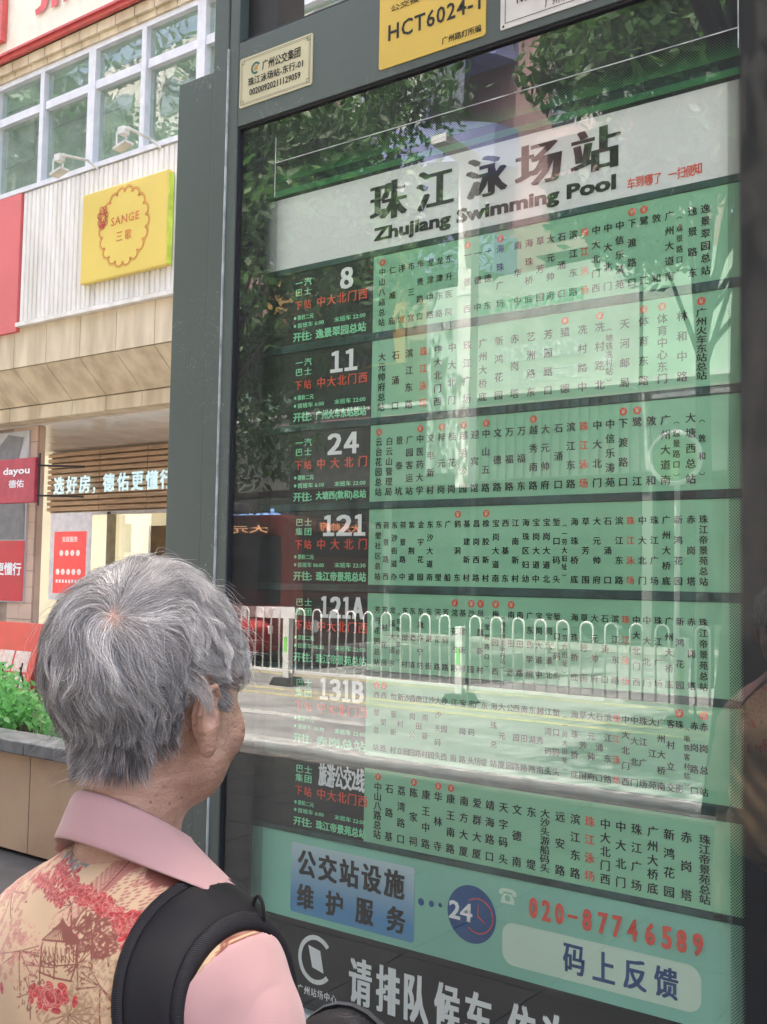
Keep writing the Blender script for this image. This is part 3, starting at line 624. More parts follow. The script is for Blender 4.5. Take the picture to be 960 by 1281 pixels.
hb('room', XA, XB, 10.4, 10.5, 7.06, 8.88, win_in); hb('room_floor', XA, XB, 9.3, 10.4, 6.9, 7.05, win_in); hb('room_ceiling', XA, XB, 9.31, 10.4, 8.9, 9.0, win_in)
for i in range(7): hb('blind', -16+i*1.25, -15.1+i*1.25, 9.6, 9.64, 8.26-.3*(i % 3), 8.88, M('blind_grey', (.5, .52, .5), .7)) if i in (1, 3, 6) else None
for i in range(6): hb('shop_shelf', -15.5+i*1.35, -14.6+i*1.35, 10.1, 10.38, 7.1, 7.5+.12*(i % 3), M('shelf_%d' % i, [(.5, .2, .15), (.25, .4, .5), (.5, .45, .3), (.2, .35, .25), (.45, .5, .55), (.5, .3, .2)][i], .6))
# ribbed white fascia
rb = MB(); x = -13.10
while x < -6.2: rb.prism([(x, 8.975), (x+.085, 8.975), (x+.075, 8.95), (x+.012, 8.95)], 5.135, 7.04, 'z'); x += .1
hb('fascia', -13.12, XB, 8.976, 9.3, 5.11, 7.055, panelw); obj('rib', rb, panelw, bd, kind='stuff')
hb('fascia_trim', -13.12, XB, 8.9, 9.3, 5.05, 5.108, panelw); hb('fascia_cap', XA, XB, 8.90, 9.0, 7.0, 7.05, M('cap_beige', (.55, .5, .38), .5)) if 0 else None
hb('red_fascia', XA, -13.135, 8.93, 9.3, 4.99, 7.05, M('fascia_red', (.72, .16, .16), .5, .06, 1))
# stone cladding: three courses
for i in range(24):
    x = XA+.15+i*.757
    hb('stone_panel', x+.006, x+.751, 8.99, 9.25, 4.47, 5.045, stone_m)
    m = MB().add([(x+.006, 8.99, 4.455), (x+.751, 8.99, 4.455), (x+.751, 9.47, 4.012), (x+.006, 9.47, 4.012), (x+.006, 9.3, 4.5), (x+.751, 9.3, 4.5), (x+.751, 9.7, 4.1), (x+.006, 9.7, 4.1)], [(0, 3, 2, 1), (4, 5, 6, 7), (0, 1, 5, 4), (1, 2, 6, 5), (2, 3, 7, 6), (3, 0, 4, 7)])
    obj('sloped_panel', m, stone_m, bd)
    hb('edge_stone', x+.006, x+.751, 9.475, 9.8, 3.795, 4.0, stone_m)
hb('soffit', XA, XB, 9.81, 13.1, 3.78, 3.9, soff_m)
for i in range(6):
    hb('soffit_tile', -17+i*1.6, -15.42+i*1.6, 9.83, 12.1, 3.768, 3.778, soff_m)
# shop front at Y = 12.2
hb('shop_wall', XA, XB, 12.6, 13.1, -.05, 3.77, M('shop_inside_glow', (.75, .68, .50), .7, .1, 1, emit=(1, .9, .65), estr=.10))  # wall glows faintly in place of unseen shop lamps
hb('sign_backing', -16.7, XB, 12.25, 12.4, 2.62, 3.765, wood_d)
for i in range(11):
    z = 2.645+i*.102
    for a, b in ((-16.7, -15.20), (-15.185, -13.92), (-13.905, -12.3), (-12.285, -10.6)): hb('slat', a, b, 12.17, 12.245, z, z+.068, wood_m)
hb('shop_glass', -14.9, XB, 12.3, 12.315, .3, 2.6, glass_mat('shop_window', 2, .05, (.95, .95, .9)))
hb('door_frame', -14.98, -14.88, 12.2, 12.33, 0, 2.6, M('frame_beige', (.45, .40, .28), .5)); hb('door_frame', -12.9, -12.84, 12.2, 12.33, 0, 2.6, M('frame_grey', (.5, .5, .48), .5)); hb('head_frame', -16.6, XB, 12.2, 12.33, 2.56, 2.615, alu)
hb('picture', -14.2, -12.95, 12.5, 12.58, 1.55, 2.35, M('picture_dark', (.10, .09, .08), .6, .3, 3, col2=(.35, .22, .1))); hb('picture', -14.25, -12.9, 12.51, 12.575, .6, 1.4, M('picture_pale', (.5, .45, .38), .6, .3, 4, col2=(.25, .3, .2)))
tx = TX(12.29)
for c in ((-14.05, 1.45), (-12.3, 1.45)): 
    for p in ring(c[0], c[1], .1, .26, 20): tx.poly(p)
later(tx, 'red_window_sign', red_m, bd)
# pillar of pale tiles at the left
pl_m = pink_t
hb('pillar', -16.6, -13.735, 9.83, 9.93, -.05, 3.76, M('pillar_grout', (.36, .28, .22), .7))
for i in range(2):
    for j in range(15): hb('wall_tile', -14.365+i*.315, -14.055+i*.315, 9.80, 9.828, .02+j*.25, .262+j*.25, pink_t)
hb('pillar_return', -13.733, -13.72, 9.83, 9.93, -.05, 3.76, pink_t)
# posters on the pillar
po = thing('wall_poster', 'tall advertising poster with a suited figure over a red field on the tiled pillar', 'poster', (-13.6, 9.78, 1.2))
hb('sheet', -15.6, -13.92, 9.775, 9.80, 1.02, 3.7, M('poster_pale', (.55, .56, .58), .5, .1, 2), po); hb('red_field', -15.59, -13.93, 9.768, 9.774, 1.04, 1.98, red_m, po)
tx = TX(9.766); tx.poly([(a-.85, b) for a, b in ((-14.4, 2.0), (-13.1, 2.0), (-13.12, 2.7), (-13.3, 2.85), (-13.6, 2.95), (-14.0, 2.9), (-14.35, 2.75))]); tx.poly([(a-.85, b) for a, b in ((-14.1, 3.3), (-13.35, 3.2), (-13.2, 3.6), (-13.6, 3.66))]); later(tx, 'suit_print', M('suit_grey', (.24, .24, .25), .6), po)
tx = TX(9.764); tx.fit('佑更懂行', -14.88, -13.98, 1.44, 1.64, .03); later(tx, 'lettering', ink_w, po)
# red square sign
sg = thing('hanging_sign', 'small square red sign with white lettering hung on the tiled pillar', 'shop sign', (-12.9, 9.3, 2.7))
x0_, z1_ = pix(0, 573, 9.3); x1_, _ = pix(44, 577, 9.3); z0_ = pix(44, 628, 9.3)[1]
hb('board', x0_-.03, x1_, 9.3, 9.4, z0_, z1_-.03, M('sign_red_dull', (.50, .06, .09), .5), sg, bevel=.01)
obj('bracket', MB().tube([(x1_+.04, 9.35, z0_-.05), (x1_+.04, 9.35, z1_+.03)], .015, 6).tube([(x1_-.0, 9.35, z1_-.15), (x1_+.5, 9.8, z1_-.15)], .015, 6).tube([(x1_-.0, 9.35, z0_+.1), (x1_+.5, 9.8, z0_+.1)], .015, 6), frame_d, sg)
tx = TX(9.297); tx.fit('dayou', x0_+.10, x1_-.12, z1_-.30, z1_-.16, .03); tx.fit('德佑', x0_+.25, x1_-.25, z1_-.47, z1_-.35, .02); later(tx, 'lettering', ink_w, sg)
# lit letters on the slats
ls = thing('slogan_sign', 'row of glowing pale blue Chinese letters across the wooden slats', 'shop sign', (-15, 12.1, 3))
lit = M('lit_letter', (.7, .85, .9), .5, emit=(.62, .9, 1), estr=.12)
for ch, px in zip('选好房，德佑更懂行业', (74, 90, 106, 117, 136, 154, 172, 190, 208, 226)):
    a, zz = pix(px, 600, 12.1); tx = TX(12.1)
    if ch == '，': tx.fit(ch, a-.02, a+.06, 2.93, 3.05, .03)
    else: tx.fit(ch, a-.16, a+.16, 2.95, 3.28, .03)
    later(tx, 'letter', lit, ls, kind='stuff')
# framed red and white poster
fp = thing('framed_poster', 'standing framed poster with red field and rows of round white badges in the shop front', 'poster', (-14.9, 12, 1.2))
xa_, zt_2 = pix(64, 643, 11.9); xb_, _ = pix(113, 641, 11.9); zb_2 = 1.0
hb('frame', xa_, xb_, 11.9, 11.95, zb_2, zt_2, M('poster_frame', (.85, .84, .90), .4, emit=(.9, .88, 1), estr=.05), fp); hb('red_field', xa_+.13, xb_-.08, 11.893, 11.899, 1.12, zt_2-.33, M('backlit_red', (.72, .07, .07), .4, .05, emit=(1, .08, .08), estr=.10), fp)
hb('foot', xa_+.2, xa_+.26, 11.95, 12.0, -.01, zb_2, frame_d, fp)
tx = TX(11.888); w_ = xb_-xa_
for r_, n_ in ((0, 4), (1, 5)):
    for i in range(n_): tx.poly(disc(xa_+w_*(.32+.14*i) if n_ == 4 else xa_+w_*(.24+.135*i), zt_2-.72-.34*r_, .055, 14))
tx.fit('安居服务', xa_+w_*.33, xa_+w_*.72, zt_2-.52, zt_2-.42, .02); 
for i in range(9): tx.poly([(xa_+w_*(.2+.08*i), zt_2-1.26), (xa_+w_*(.25+.08*i), zt_2-1.26), (xa_+w_*(.25+.08*i), zt_2-1.20), (xa_+w_*(.2+.08*i), zt_2-1.20)])
later(tx, 'print', M('backlit_white', (.9, .9, .9), .4, emit=(1, 1, 1), estr=.07), fp)
# yellow box sign
ys = thing('box_sign', 'square yellow box sign with scalloped red ring and rose on the white ribbed fascia', 'shop sign', (-10.9, 8.8, 6.1))
hb('box', pix(101.5, 300, 8.85)[0], pix(209, 280, 8.85)[0], 8.85, 8.948, pix(100, 356, 8.85)[1], pix(101, 245, 8.85)[1], M('sign_yellow', (.78, .60, .13), .35, .03, 1), ys, bevel=.02)
ex_ = pix(209, 280, 8.85)[0]
hb('edge_strip', ex_+.001, ex_+.02, 8.86, 8.93, 5.45, 6.62, M('edge_lime', (.55, .72, .08), .4), ys)
cx, cz = pix(155, 283, 8.85)[0], pix(155, 283, 8.85)[1]; tx = TX(8.846)
for k in range(18):
    a0 = 2*math.pi*k/18; ccx, ccz = cx+.415*math.cos(a0), cz+.455*math.sin(a0)
    for R0, R1 in ((.070, .082), (.095, .101)):
        for j in range(8):
            a = a0-1.55+3.1*j/8; b = a0-1.55+3.1*(j+1)/8
            tx.poly([(ccx+R0*math.cos(a), ccz+R0*math.sin(a)), (ccx+R1*math.cos(a), ccz+R1*math.sin(a)), (ccx+R1*math.cos(b), ccz+R1*math.sin(b)), (ccx+R0*math.cos(b), ccz+R0*math.sin(b))])
tx.fit('SANGE', cx-.26, cx+.30, cz+.045, cz+.16, .012, 1.1); tx.fit('三', cx-.14, cx-.02, cz-.18, cz-.06, .004); tx.fit('歌', cx+.03, cx+.16, cz-.19, cz-.05, .004)
later(tx, 'scalloped_ring', M('ring_orange', (.66, .20, .05), .5), ys)
tx = TX(8.843); rx, rz_ = cx-.43, cz+.20
for r_, n_ in ((.12, 7), (.085, 6), (.05, 5), (.02, 3)):
    for k in range(n_):
        a = 2*math.pi*k/n_+r_*9
        for p in ring(rx+r_*.6*math.cos(a), rz_+r_*math.sin(a), .035, .046, 9, math.degrees(a)-100, math.degrees(a)+100): tx.poly(p)
tx.poly([(rx-.09, rz_-.13), (rx+.02, rz_-.15), (rx+.05, rz_-.08)])
later(tx, 'rose', M('rose_red', (.52, .05, .04), .5), ys)
# big red roof letters
rl = thing('fascia_letters', 'large red capital letters on the cream sign band at the very top', 'shop sign', (-13, 8.8, 9.9))
tx = TX(8.86)
for ch, pa, pb in (('J', 44, 60), ('I', 64, 72), ('N', 79, 98), ('G', 104, 122), ('S', 128, 144), ('H', 150, 168)):
    a = pix(pa, 10, 8.86)[0]; b = pix(pb, 6, 8.86)[0]; tx = TX(8.86); tx.fit(ch, a, b, 9.62, 10.3, .03); later(tx, 'letter', M('letter_red_%s' % ch, (.72, .10, .09), .4), rl)
hb('letter', pix(-16, 20, 8.86)[0], pix(7, 20, 8.86)[0], 8.8, 8.89, 9.46, 10.3, bpy.data.materials['moulding_red'], rl)
flush()
# floodlights on arms
fl_m = M('floodlight_white', (.72, .72, .68), .4)
def flood(px, py, px2, py2, label):
    a, z = pix(px, py, 8.4); b, z2 = pix(px2, py2, 8.95); r = thing('floodlight', label, 'floodlight', (b, 8.95, 7.05), 'floodlight arms over the ribbed fascia')
    obj('arm', MB().tube([(b, 8.95, 7.04), (b-.1, 8.85, 7.15), (a+.1, 8.35, z+.1)], .02, 6), fl_m, r)
    obj('lamp_head', MB().prism([(a-.11, z-.15), (a+.12, z-.10), (a+.12, z-.07), (a-.11, z-.12)], 8.28, 8.42).box(a-.05, a+.06, 8.3, 8.4, z+.04, z+.13), fl_m, r)
    obj('yoke', MB().tube([(a-.06, 8.3, z-.1), (a-.06, 8.3, z+.06), (a+.1, 8.35, z+.12)], .012, 6).tube([(a-.06, 8.45, z-.1), (a-.06, 8.45, z+.06)], .012, 6), fl_m, r)
flood(78, 207, 123, 203, 'left white floodlight arm over the ribbed fascia beside the red panel'); flood(158, 174, 202, 172, 'right white floodlight arm over the ribbed fascia nearest the green post')
# ================================================================== PLANTER, HEDGE, A-BOARD
dk = M('granite_dark', (.16, .175, .185), .35, .2, 12); tan_m = M('planter_stone', (.50, .37, .25), .55, .12, 2.5, .1, 30, col2=(.42, .29, .19))
pt = thing('planter', 'long stone planter with dark granite coping behind the old person', 'planter', (-6, 4, 0))
obj('core', B(-16, -2.4, 3.50, 3.62, 0, .52), tan_m, pt); obj('core', B(-16, -2.4, 5.0, 5.25, 0, .52), tan_m, pt); obj('soil', B(-16, -2.42, 3.62, 5.0, 0, .46), M('soil', (.07, .05, .04), .9), pt)
for i in range(22):
    x = -15.95+i*.62; obj('face_stone', B(x+.004, x+.616, 3.45, 3.497, .01, .525), tan_m, pt)
for i in range(11):
    x = -15.95+i*1.24; obj('coping_stone', B(x+.003, x+1.237, 3.40, 3.63, .528, .60), dk, pt, bevel=.008)
hg = thing('hedge', 'bright green leafy hedge growing in the dark-coped planter', 'hedge', (-6, 4.4, .46))
bl = [(x, 4.22+random.uniform(-.3, .3), .60+random.uniform(-.05, .11), random.uniform(.24, .31)) for x in np.arange(-15.8, -2.7, .2)]
v, f = leaf_cloud(bl, 52000, .034, 21, .0); obj('foliage', (v, f), leaf_b, hg, kind='stuff')
sm_ = MB()
for i in range(90):
    x = -15+i*.135; sm_.tube([(x, 4.4, .44), (x+random.uniform(-.1, .1), 4.4+random.uniform(-.15, .15), .85)], .006, 4)
obj('stems', sm_, bark_m, hg, kind='stuff')
ab = thing('a_board', 'red framed folding board with a grid of white cards behind the hedge', 'a-board', (-9.5, 6.5, 0))
Y0 = 6.5
xa, za = pix(-20, 790, Y0); xb, zb2 = pix(55, 776, Y0)
def slope(p, q_, y0_, y1_, z0_, z1_, th=.02):
    return MB().add([(p, y0_, z0_), (q_, y0_, z0_), (q_, y1_, z1_), (p, y1_, z1_), (p, y0_+th, z0_), (q_, y0_+th, z0_), (q_, y1_+th, z1_), (p, y1_+th, z1_)], [(0, 3, 2, 1), (4, 5, 6, 7), (0, 1, 5, 4), (1, 2, 6, 5), (2, 3, 7, 6), (3, 0, 4, 7)])
XL_ = xb-.92; zt3 = zb2-.04
sgn_red = M('aboard_red', (.66, .10, .07), .5, .05)
obj('front_frame', slope(XL_+.0, xb, Y0-.28, Y0, -.01, zt3), sgn_red, ab); obj('back_leaf', slope(XL_, xb, Y0+.30, Y0+.021, -.01, zt3), sgn_red, ab)
for i in range(3):
    for j in range(3):
        z0_ = .05+j*.225; k = lambda z: Y0-.28+.28*(z+.01)/(zt3+.01)-.006
        x = XL_+.07+i*.27
        if z0_+.2 < zt3-.12: obj('card', slope(x, x+.24, k(z0_), k(z0_+.2), z0_, z0_+.2, .004), M('card_white_%d%d' % (i, j), (.68, .62, .56), .5, .1, 20, col2=(.62, .42, .34)), ab)
# ================================================================== ACROSS THE ROAD (seen reflected in the glass)
pinkw = M('wall_pink', (.27, .17, .165), .8, .15, .6); blue_w = M('wall_blue', (.22, .25, .46), .7, .12, 1); shopw = M('shop_white', (.18, .19, .18), .6, .1, 1); dark_in = M('shop_dark', (.06, .065, .07), .6, .3, 1)
far_gl = glass_mat('far_window', 2.5, .12, (.35, .45, .45), (.9, 1, 1))
curt = M('curtain', (.45, .48, .46), .8, .2, 6, stretch=(6, 1, .4))
ap = thing('apartment_block', 'pink apartment block with curved blue balconies reflected in the top of the glass', 'building', (-14, -24, 0))
obj('wall', B(-34, 16, -36, -22, -.1, 30), pinkw, ap)
for fl_i in range(6):
    zf = 10.2+fl_i*3.2
    for bxx in (-17.4, -28, -5.0, 6.5):
        n = 18; pts = [(bxx-3.2+6.4*i/n, -22+1.9*math.sin(math.pi*i/n)**.5 if 0 < i < n else -22.0) for i in range(n+1)]
        poly = pts+[(bxx+3.2, -22.3), (bxx-3.2, -22.3)]
        obj('balcony', MB().prism(poly[::-1], zf, zf+1.15, 'z'), blue_w, ap)
        for i in range(3, n-3, 3):
            p_, q_ = pts[i], pts[i+3]
            obj('bay_window', MB().add([(p_[0]+.08, p_[1]-.15, zf+1.16), (q_[0]-.08, q_[1]-.15, zf+1.16), (q_[0]-.08, q_[1]-.15, zf+3.19), (p_[0]+.08, p_[1]-.15, zf+3.19)], [(3, 2, 1, 0)]), curt if i % 2 else far_gl, ap)
        obj('bay_post', MB().box(bxx-1.2, bxx-1.05, -20.35, -20.2, zf+1.15, zf+3.19).box(bxx+1.05, bxx+1.2, -20.35, -20.2, zf+1.15, zf+3.19), blue_w, ap)
    for wx in (-22.4, -12.3, -9.6, 1.0, -31, 11.5):
        obj('window', B(wx-.8, wx+.8, -22.02, -21.9, zf+.6, zf+2.3), far_gl, ap); obj('window_hood', B(wx-1.0, wx+1.0, -22.0, -21.3, zf+2.32, zf+2.46), pinkw, ap); obj('sill', B(wx-1.0, wx+1.0, -22, -21.4, zf+.3, zf+.58), pinkw, ap)
        obj('curtain', B(wx-.1, wx+.7, -21.895, -21.88, zf+.65, zf+2.25), curt, ap)
# row of shops under it
sh = thing('shop_row', 'row of small shops with pale signboards reflected in the middle of the glass', 'building', (-13, -19.6, 0))
obj('back_wall', B(-34, 16, -21.9, -21.6, -.1, 10.1), pinkw, sh)
shops = [(-33.9, -24.6, (.20, .12, .10)), (-24.5, -17.2, (.10, .17, .14)), (-17.1, -14.6, (.32, .26, .18)), (-14.5, -9.6, (.33, .37, .34)), (-9.5, -4.0, (.30, .42, .34)), (-3.9, 2.5, (.45, .18, .15)), (2.6, 9.5, (.4, .42, .45))]
for i, (a, b, c) in enumerate(shops):
    obj('dark_interior', B(a, b, -21.5, -21.3, -.05, 4.1), dark_in, sh); obj('party_wall', B(a-.05, a+.2, -21.29, -19.7, -.05, 4.1), shopw, sh)
    obj('lit_counter', B(a+.6, b-.8, -21.2, -20.6, -.05, 1.1), M('counter_%d' % i, (.5, .45, .38), .6), sh); obj('glazing', B(a+.21, b-.06, -19.95, -19.93, .05, 3.9), far_gl, sh)
    obj('sign_panel', B(a, b, -19.95, -19.6, 6.3, 9.3) if i != 3 else B(a, b, -19.95, -19.6, 6.2, 9.5), M('panel_%d' % i, c, .5, .1, 1), sh)
    obj('awning', B(a, b, -19.6, -18.6, 6.1, 6.2), M('awning_%d' % i, (.5, .52, .5), .5), sh)
st = MB(); x = -14.4
while x < -9.3: st.box(x, x+.13, -19.72, -19.62, 4.15, 6.05); x += .26
obj('corrugated_band', B(-33.9, 9.5, -19.95, -19.73, 4.12, 6.08), M('corrugated_grey', (.40, .42, .42), .5), sh); obj('corrugation', st, M('corrugated_white', (.50, .52, .51), .4), sh, kind='stuff')
# mirror-facing lettering (reads normally from the board's side of the road)
ty_ = -19.59
tx = TX(o=(0, ty_, 0), ax=(-1, 0, 0)); tx.fit('DELUN DENTAL', 11.0, 13.6, 8.55, 8.85, .02); tx.fit('CLINIC', 13.75, 14.4, 8.55, 8.85, .02); later(tx, 'lettering', M('sign_green_ink', (.05, .28, .14), .5), sh)
tx = TX(o=(0, ty_, 0), ax=(-1, 0, 0)); tx.fit('37049230', 11.0, 13.4, 7.15, 7.6, .03); tx.fit('江南东路111号', 10.9, 13.9, 6.55, 6.95, .02)
tx.fit('口腔门诊', 17.6, 20.5, 8.0, 9.0, .02); tx.poly(disc(10.4, 6.9, .18, 16)); later(tx, 'white_lettering', M('lit_white', (.45, .5, .5), .5), sh)
# neon over a doorway
tx = TX(o=(0, -19.55, 0), ax=(-1, 0, 0)); tx.fit('dayou', 20.8, 23.2, 3.0, 3.55, .04); later(tx, 'neon', M('neon_blue', (.3, .5, .9), .5, emit=(.25, .5, 1), estr=.5), sh)
flush()
# advertising billboard with a suited figure
bbn = thing('billboard', 'ochre billboard with a dark suited figure reflected behind the number 8 block', 'billboard', (-18, -18.4, 8))
obj('panel', B(-20.6, -15.6, -18.5, -18.4, 7.2, 10.6), M('ochre', (.30, .19, .06), .6, .1), bbn)
obj('legs', MB().box(-19.6, -19.4, -18.7, -18.5, -.05, 10.4).box(-16.8, -16.6, -18.7, -18.5, -.05, 10.4), frame_d, bbn)
tx = TX(-18.39); tx.poly([(-18.9, 7.25), (-15.9, 7.25), (-16.1, 8.8), (-16.6, 9.2), (-17.3, 9.45), (-18.1, 9.2), (-18.7, 8.7)]); tx.poly(disc(-17.2, 10.15, .36, 20)); later(tx, 'figure_print', M('print_dark', (.02, .022, .03), .6), bbn)
tx = TX(-18.386); tx.poly([(-17.5, 9.5), (-16.95, 9.5), (-16.86, 9.95), (-17.0, 10.15), (-17.45, 10.15), (-17.56, 9.9)]); later(tx, 'face_print', M('print_face', (.45, .34, .28), .6), bbn); flush()
# white square lamp column
lp = thing('lamp_column', 'tall white square lamp column reflected down the middle of the timetable', 'lamp column', (-8.45, -10.3, RZ))
lx, ly = -8.55, -10.0
obj('lower_column', B(lx-.07, lx+.07, ly-.07, ly+.07, RZ-.04, 2.95), frame_d, lp)
obj('column', B(lx-.12, lx+.12, ly-.12, ly+.12, 2.95, 8.2), M('column_white', (.82, .83, .82), .35, .05), lp, bevel=.01)
obj('lamp_head', B(lx-.14, lx+.14, ly-.14, ly+.9, 8.2, 8.34), alu, lp, bevel=.01); obj('collar', MB().box(lx-.13, lx+.13, ly-.13, ly+.13, 6.0, 6.03).box(lx-.13, lx+.13, ly-.13, ly+.13, 3.9, 3.93), alu, lp)
obj('banner', B(lx-.75, lx-.15, ly-.01, ly+.01, 3.2, 6.2), M('banner_pale', (.5, .58, .55), .6), lp)
# round road sign
rs = thing('road_sign', 'round pale road sign on a pole reflected low at the right of the glass', 'road sign', (-3.95, -8.2, RZ))
sx_, sy_ = -4.31, -7.7
obj('pole', MB().tube([(sx_, sy_-.05, RZ), (sx_, sy_-.05, 3.3)], .035, 8), alu, rs); obj('disc', MB().cyl((sx_, sy_, 2.95), .30, .02, 28, 'y'), M('disc_green', (.2, .34, .15), .5), rs)
obj('rim', MB().tube([(sx_+.30*math.cos(a), sy_+.02, 2.95+.30*math.sin(a)) for a in np.linspace(0, 2*math.pi, 29)], .03, 6), alu, rs)
# ---- bus, reflected at the left edge
tint_m = M('tinted_glass', (.012, .015, .018), .08, .05)
def wheel(par, x, y, r, w=.24):
    wh = obj('wheel', MB().cyl((x, y-w/2, r+RZ+.005), r, w, 22, 'y'), M('tyre', (.02, .02, .02), .8) if 'tyre' not in bpy.data.materials else bpy.data.materials['tyre'], par, smooth=False)
    obj('rim', MB().cyl((x, y-w/2-.01, r+RZ+.005), r*.58, w+.02, 16, 'y'), alu, wh)
bus = thing('city_bus', 'red city bus with orange destination display reflected at the left of the glass', 'bus', (-16, -11.4, RZ))
by0, by1, bxa, bxb = -12.4, -9.9, -23.2, -11.8
prof = [(bxa, .25), (bxb-.1, .25), (bxb, .5), (bxb, 1.2), (bxb-.12, 2.45), (bxb-.4, 2.6), (bxa+.2, 2.7), (bxa, 2.6)]
obj('body', MB().prism(prof, by0, by1), M('bus_red', (.10, .012, .011), .3, .1, 1), bus, bevel=.05)
obj('windscreen', MB().add([(bxb+.012, by0+.1, .95), (bxb+.012, by1-.1, .95), (bxb-.10, by1-.1, 2.3), (bxb-.10, by0+.1, 2.3)], [(0, 1, 2, 3)]), tint_m, bus)
obj('destination_display', MB().add([(bxb-.098, by0+.5, 2.32), (bxb-.098, by1-.5, 2.32), (bxb-.12, by1-.5, 2.54), (bxb-.12, by0+.5, 2.54)], [(0, 1, 2, 3)]), M('led_orange', (.05, .02, .012), .5), bus)
tx = TX(o=(bxb-.095, 0, 0), ax=(0, 1, 0), ay=(-.10, 0, 1)); tx.o = np.array((bxb-.095+.232, 0, 0)); tx.fit('大元帅府', by0+.7, by1-.6, 2.35, 2.51, .03); later(tx, 'front_lettering', M('led_front', (.5, .12, .04), .5, emit=(1, .35, .15), estr=.6), bus)
for i in range(7): obj('side_window', B(bxa+.45+i*1.5, bxa+1.9+i*1.5, by1, by1+.012, 1.0, 2.22), tint_m, bus)
obj('side_display', B(-14.6, -12.5, by1+.012, by1+.02, 2.24, 2.44), bpy.data.materials['led_orange'], bus)
obj('roof_unit', B(-21, -15, by0+.4, by1-.4, 2.79, 3.0), M('roof_grey', (.4, .4, .42), .6), bus, bevel=.04)
obj('stripe', B(bxa+.1, bxb-.15, by1, by1+.006, .75, .95), ink_w, bus)
for x in (-21.2, -14.0): wheel(bus, x, by1-.08, .48); wheel(bus, x, by0+.1, .48)
for s_ in (by0+.35, by1-.35): obj('headlight', MB().cyl((bxb-.02, s_, .62), .11, .05, 14, 'x'), ink_w, bus)
tx = TX(o=(0, by1+.0215, 0), ax=(-1, 0, 0)); tx.fit('大元帅府', 12.6, 14.5, 2.27, 2.41, .02); later(tx, 'lettering', M('led_text', (.5, .2, .05), .5, emit=(1, .55, .3), estr=.5), bus); flush()
def car(x0, y0, col, label, fl=1):
    c = thing('parked_car', label, 'car', (x0, y0, RZ), 'cars passing beyond the railing'); 
    pr = [(0, .32), (.1, .25), (4.2, .25), (4.35, .4), (4.35, .72), (4.2, .82), (3.4, .93), (2.75, 1.36), (1.2, 1.42), (.45, 1.0), (.05, .92), (0, .7)]
    obj('body', MB().prism([(x0+a, RZ+b) for a, b in pr], y0-.85, y0+.85), M('paint_'+label.split()[0], col, .2, .03), c, bevel=.06)
    for s_ in (-1, 1):
        obj('side_window', MB().prism([(x0+a, RZ+b) for a, b in ((.75, .98), (3.1, .98), (2.65, 1.30), (1.3, 1.34))], y0+s_*.852-.004, y0+s_*.852+.004), tint_m, c)
        obj('headlight', B(x0+4.28, x0+4.37, y0+s_*.6-.15, y0+s_*.6+.15, RZ+.6, RZ+.74), ink_w, c)
        for wx in (.85, 3.45): wheel(c, x0+wx, y0+s_*.78, .32, .2)
car(-16.8, -9.35, (.45, .03, .03), 'red small car reflected behind the white railing below the bus')

# trees and a pale block farther down the street: what the upper windows mirror
def bigtree(x, y, h, r, sd, lb):
    tree(x, y, h, r, 26, 22000, .2, sd, lb, 'tall trees far down the street', low=.35)
bigtree(-37, -9.8, 25, 6.5, 41, 'tall tree mirrored in the upper shop windows nearest the green post'); bigtree(-47, -10.5, 27, 7, 42, 'tall tree mirrored in the upper shop windows at the left edge'); bigtree(-43, -9, 22, 6, 43, 'shorter tree between the two tall ones mirrored in the upper shop windows')
pb_ = thing('pale_block', 'pale apartment block far down the street behind the tall trees', 'building', (-70, -28, 0))
obj('wall', B(-110, -36, -40, -24, -.1, 34), M('block_pale', (.5, .48, .44), .7, .1, .5), pb_)
for i in range(12):
    for j in range(8): obj('window', B(-108+i*6, -105+i*6, -24.02, -23.9, 3+j*3.8, 5+j*3.8), far_gl, pb_)
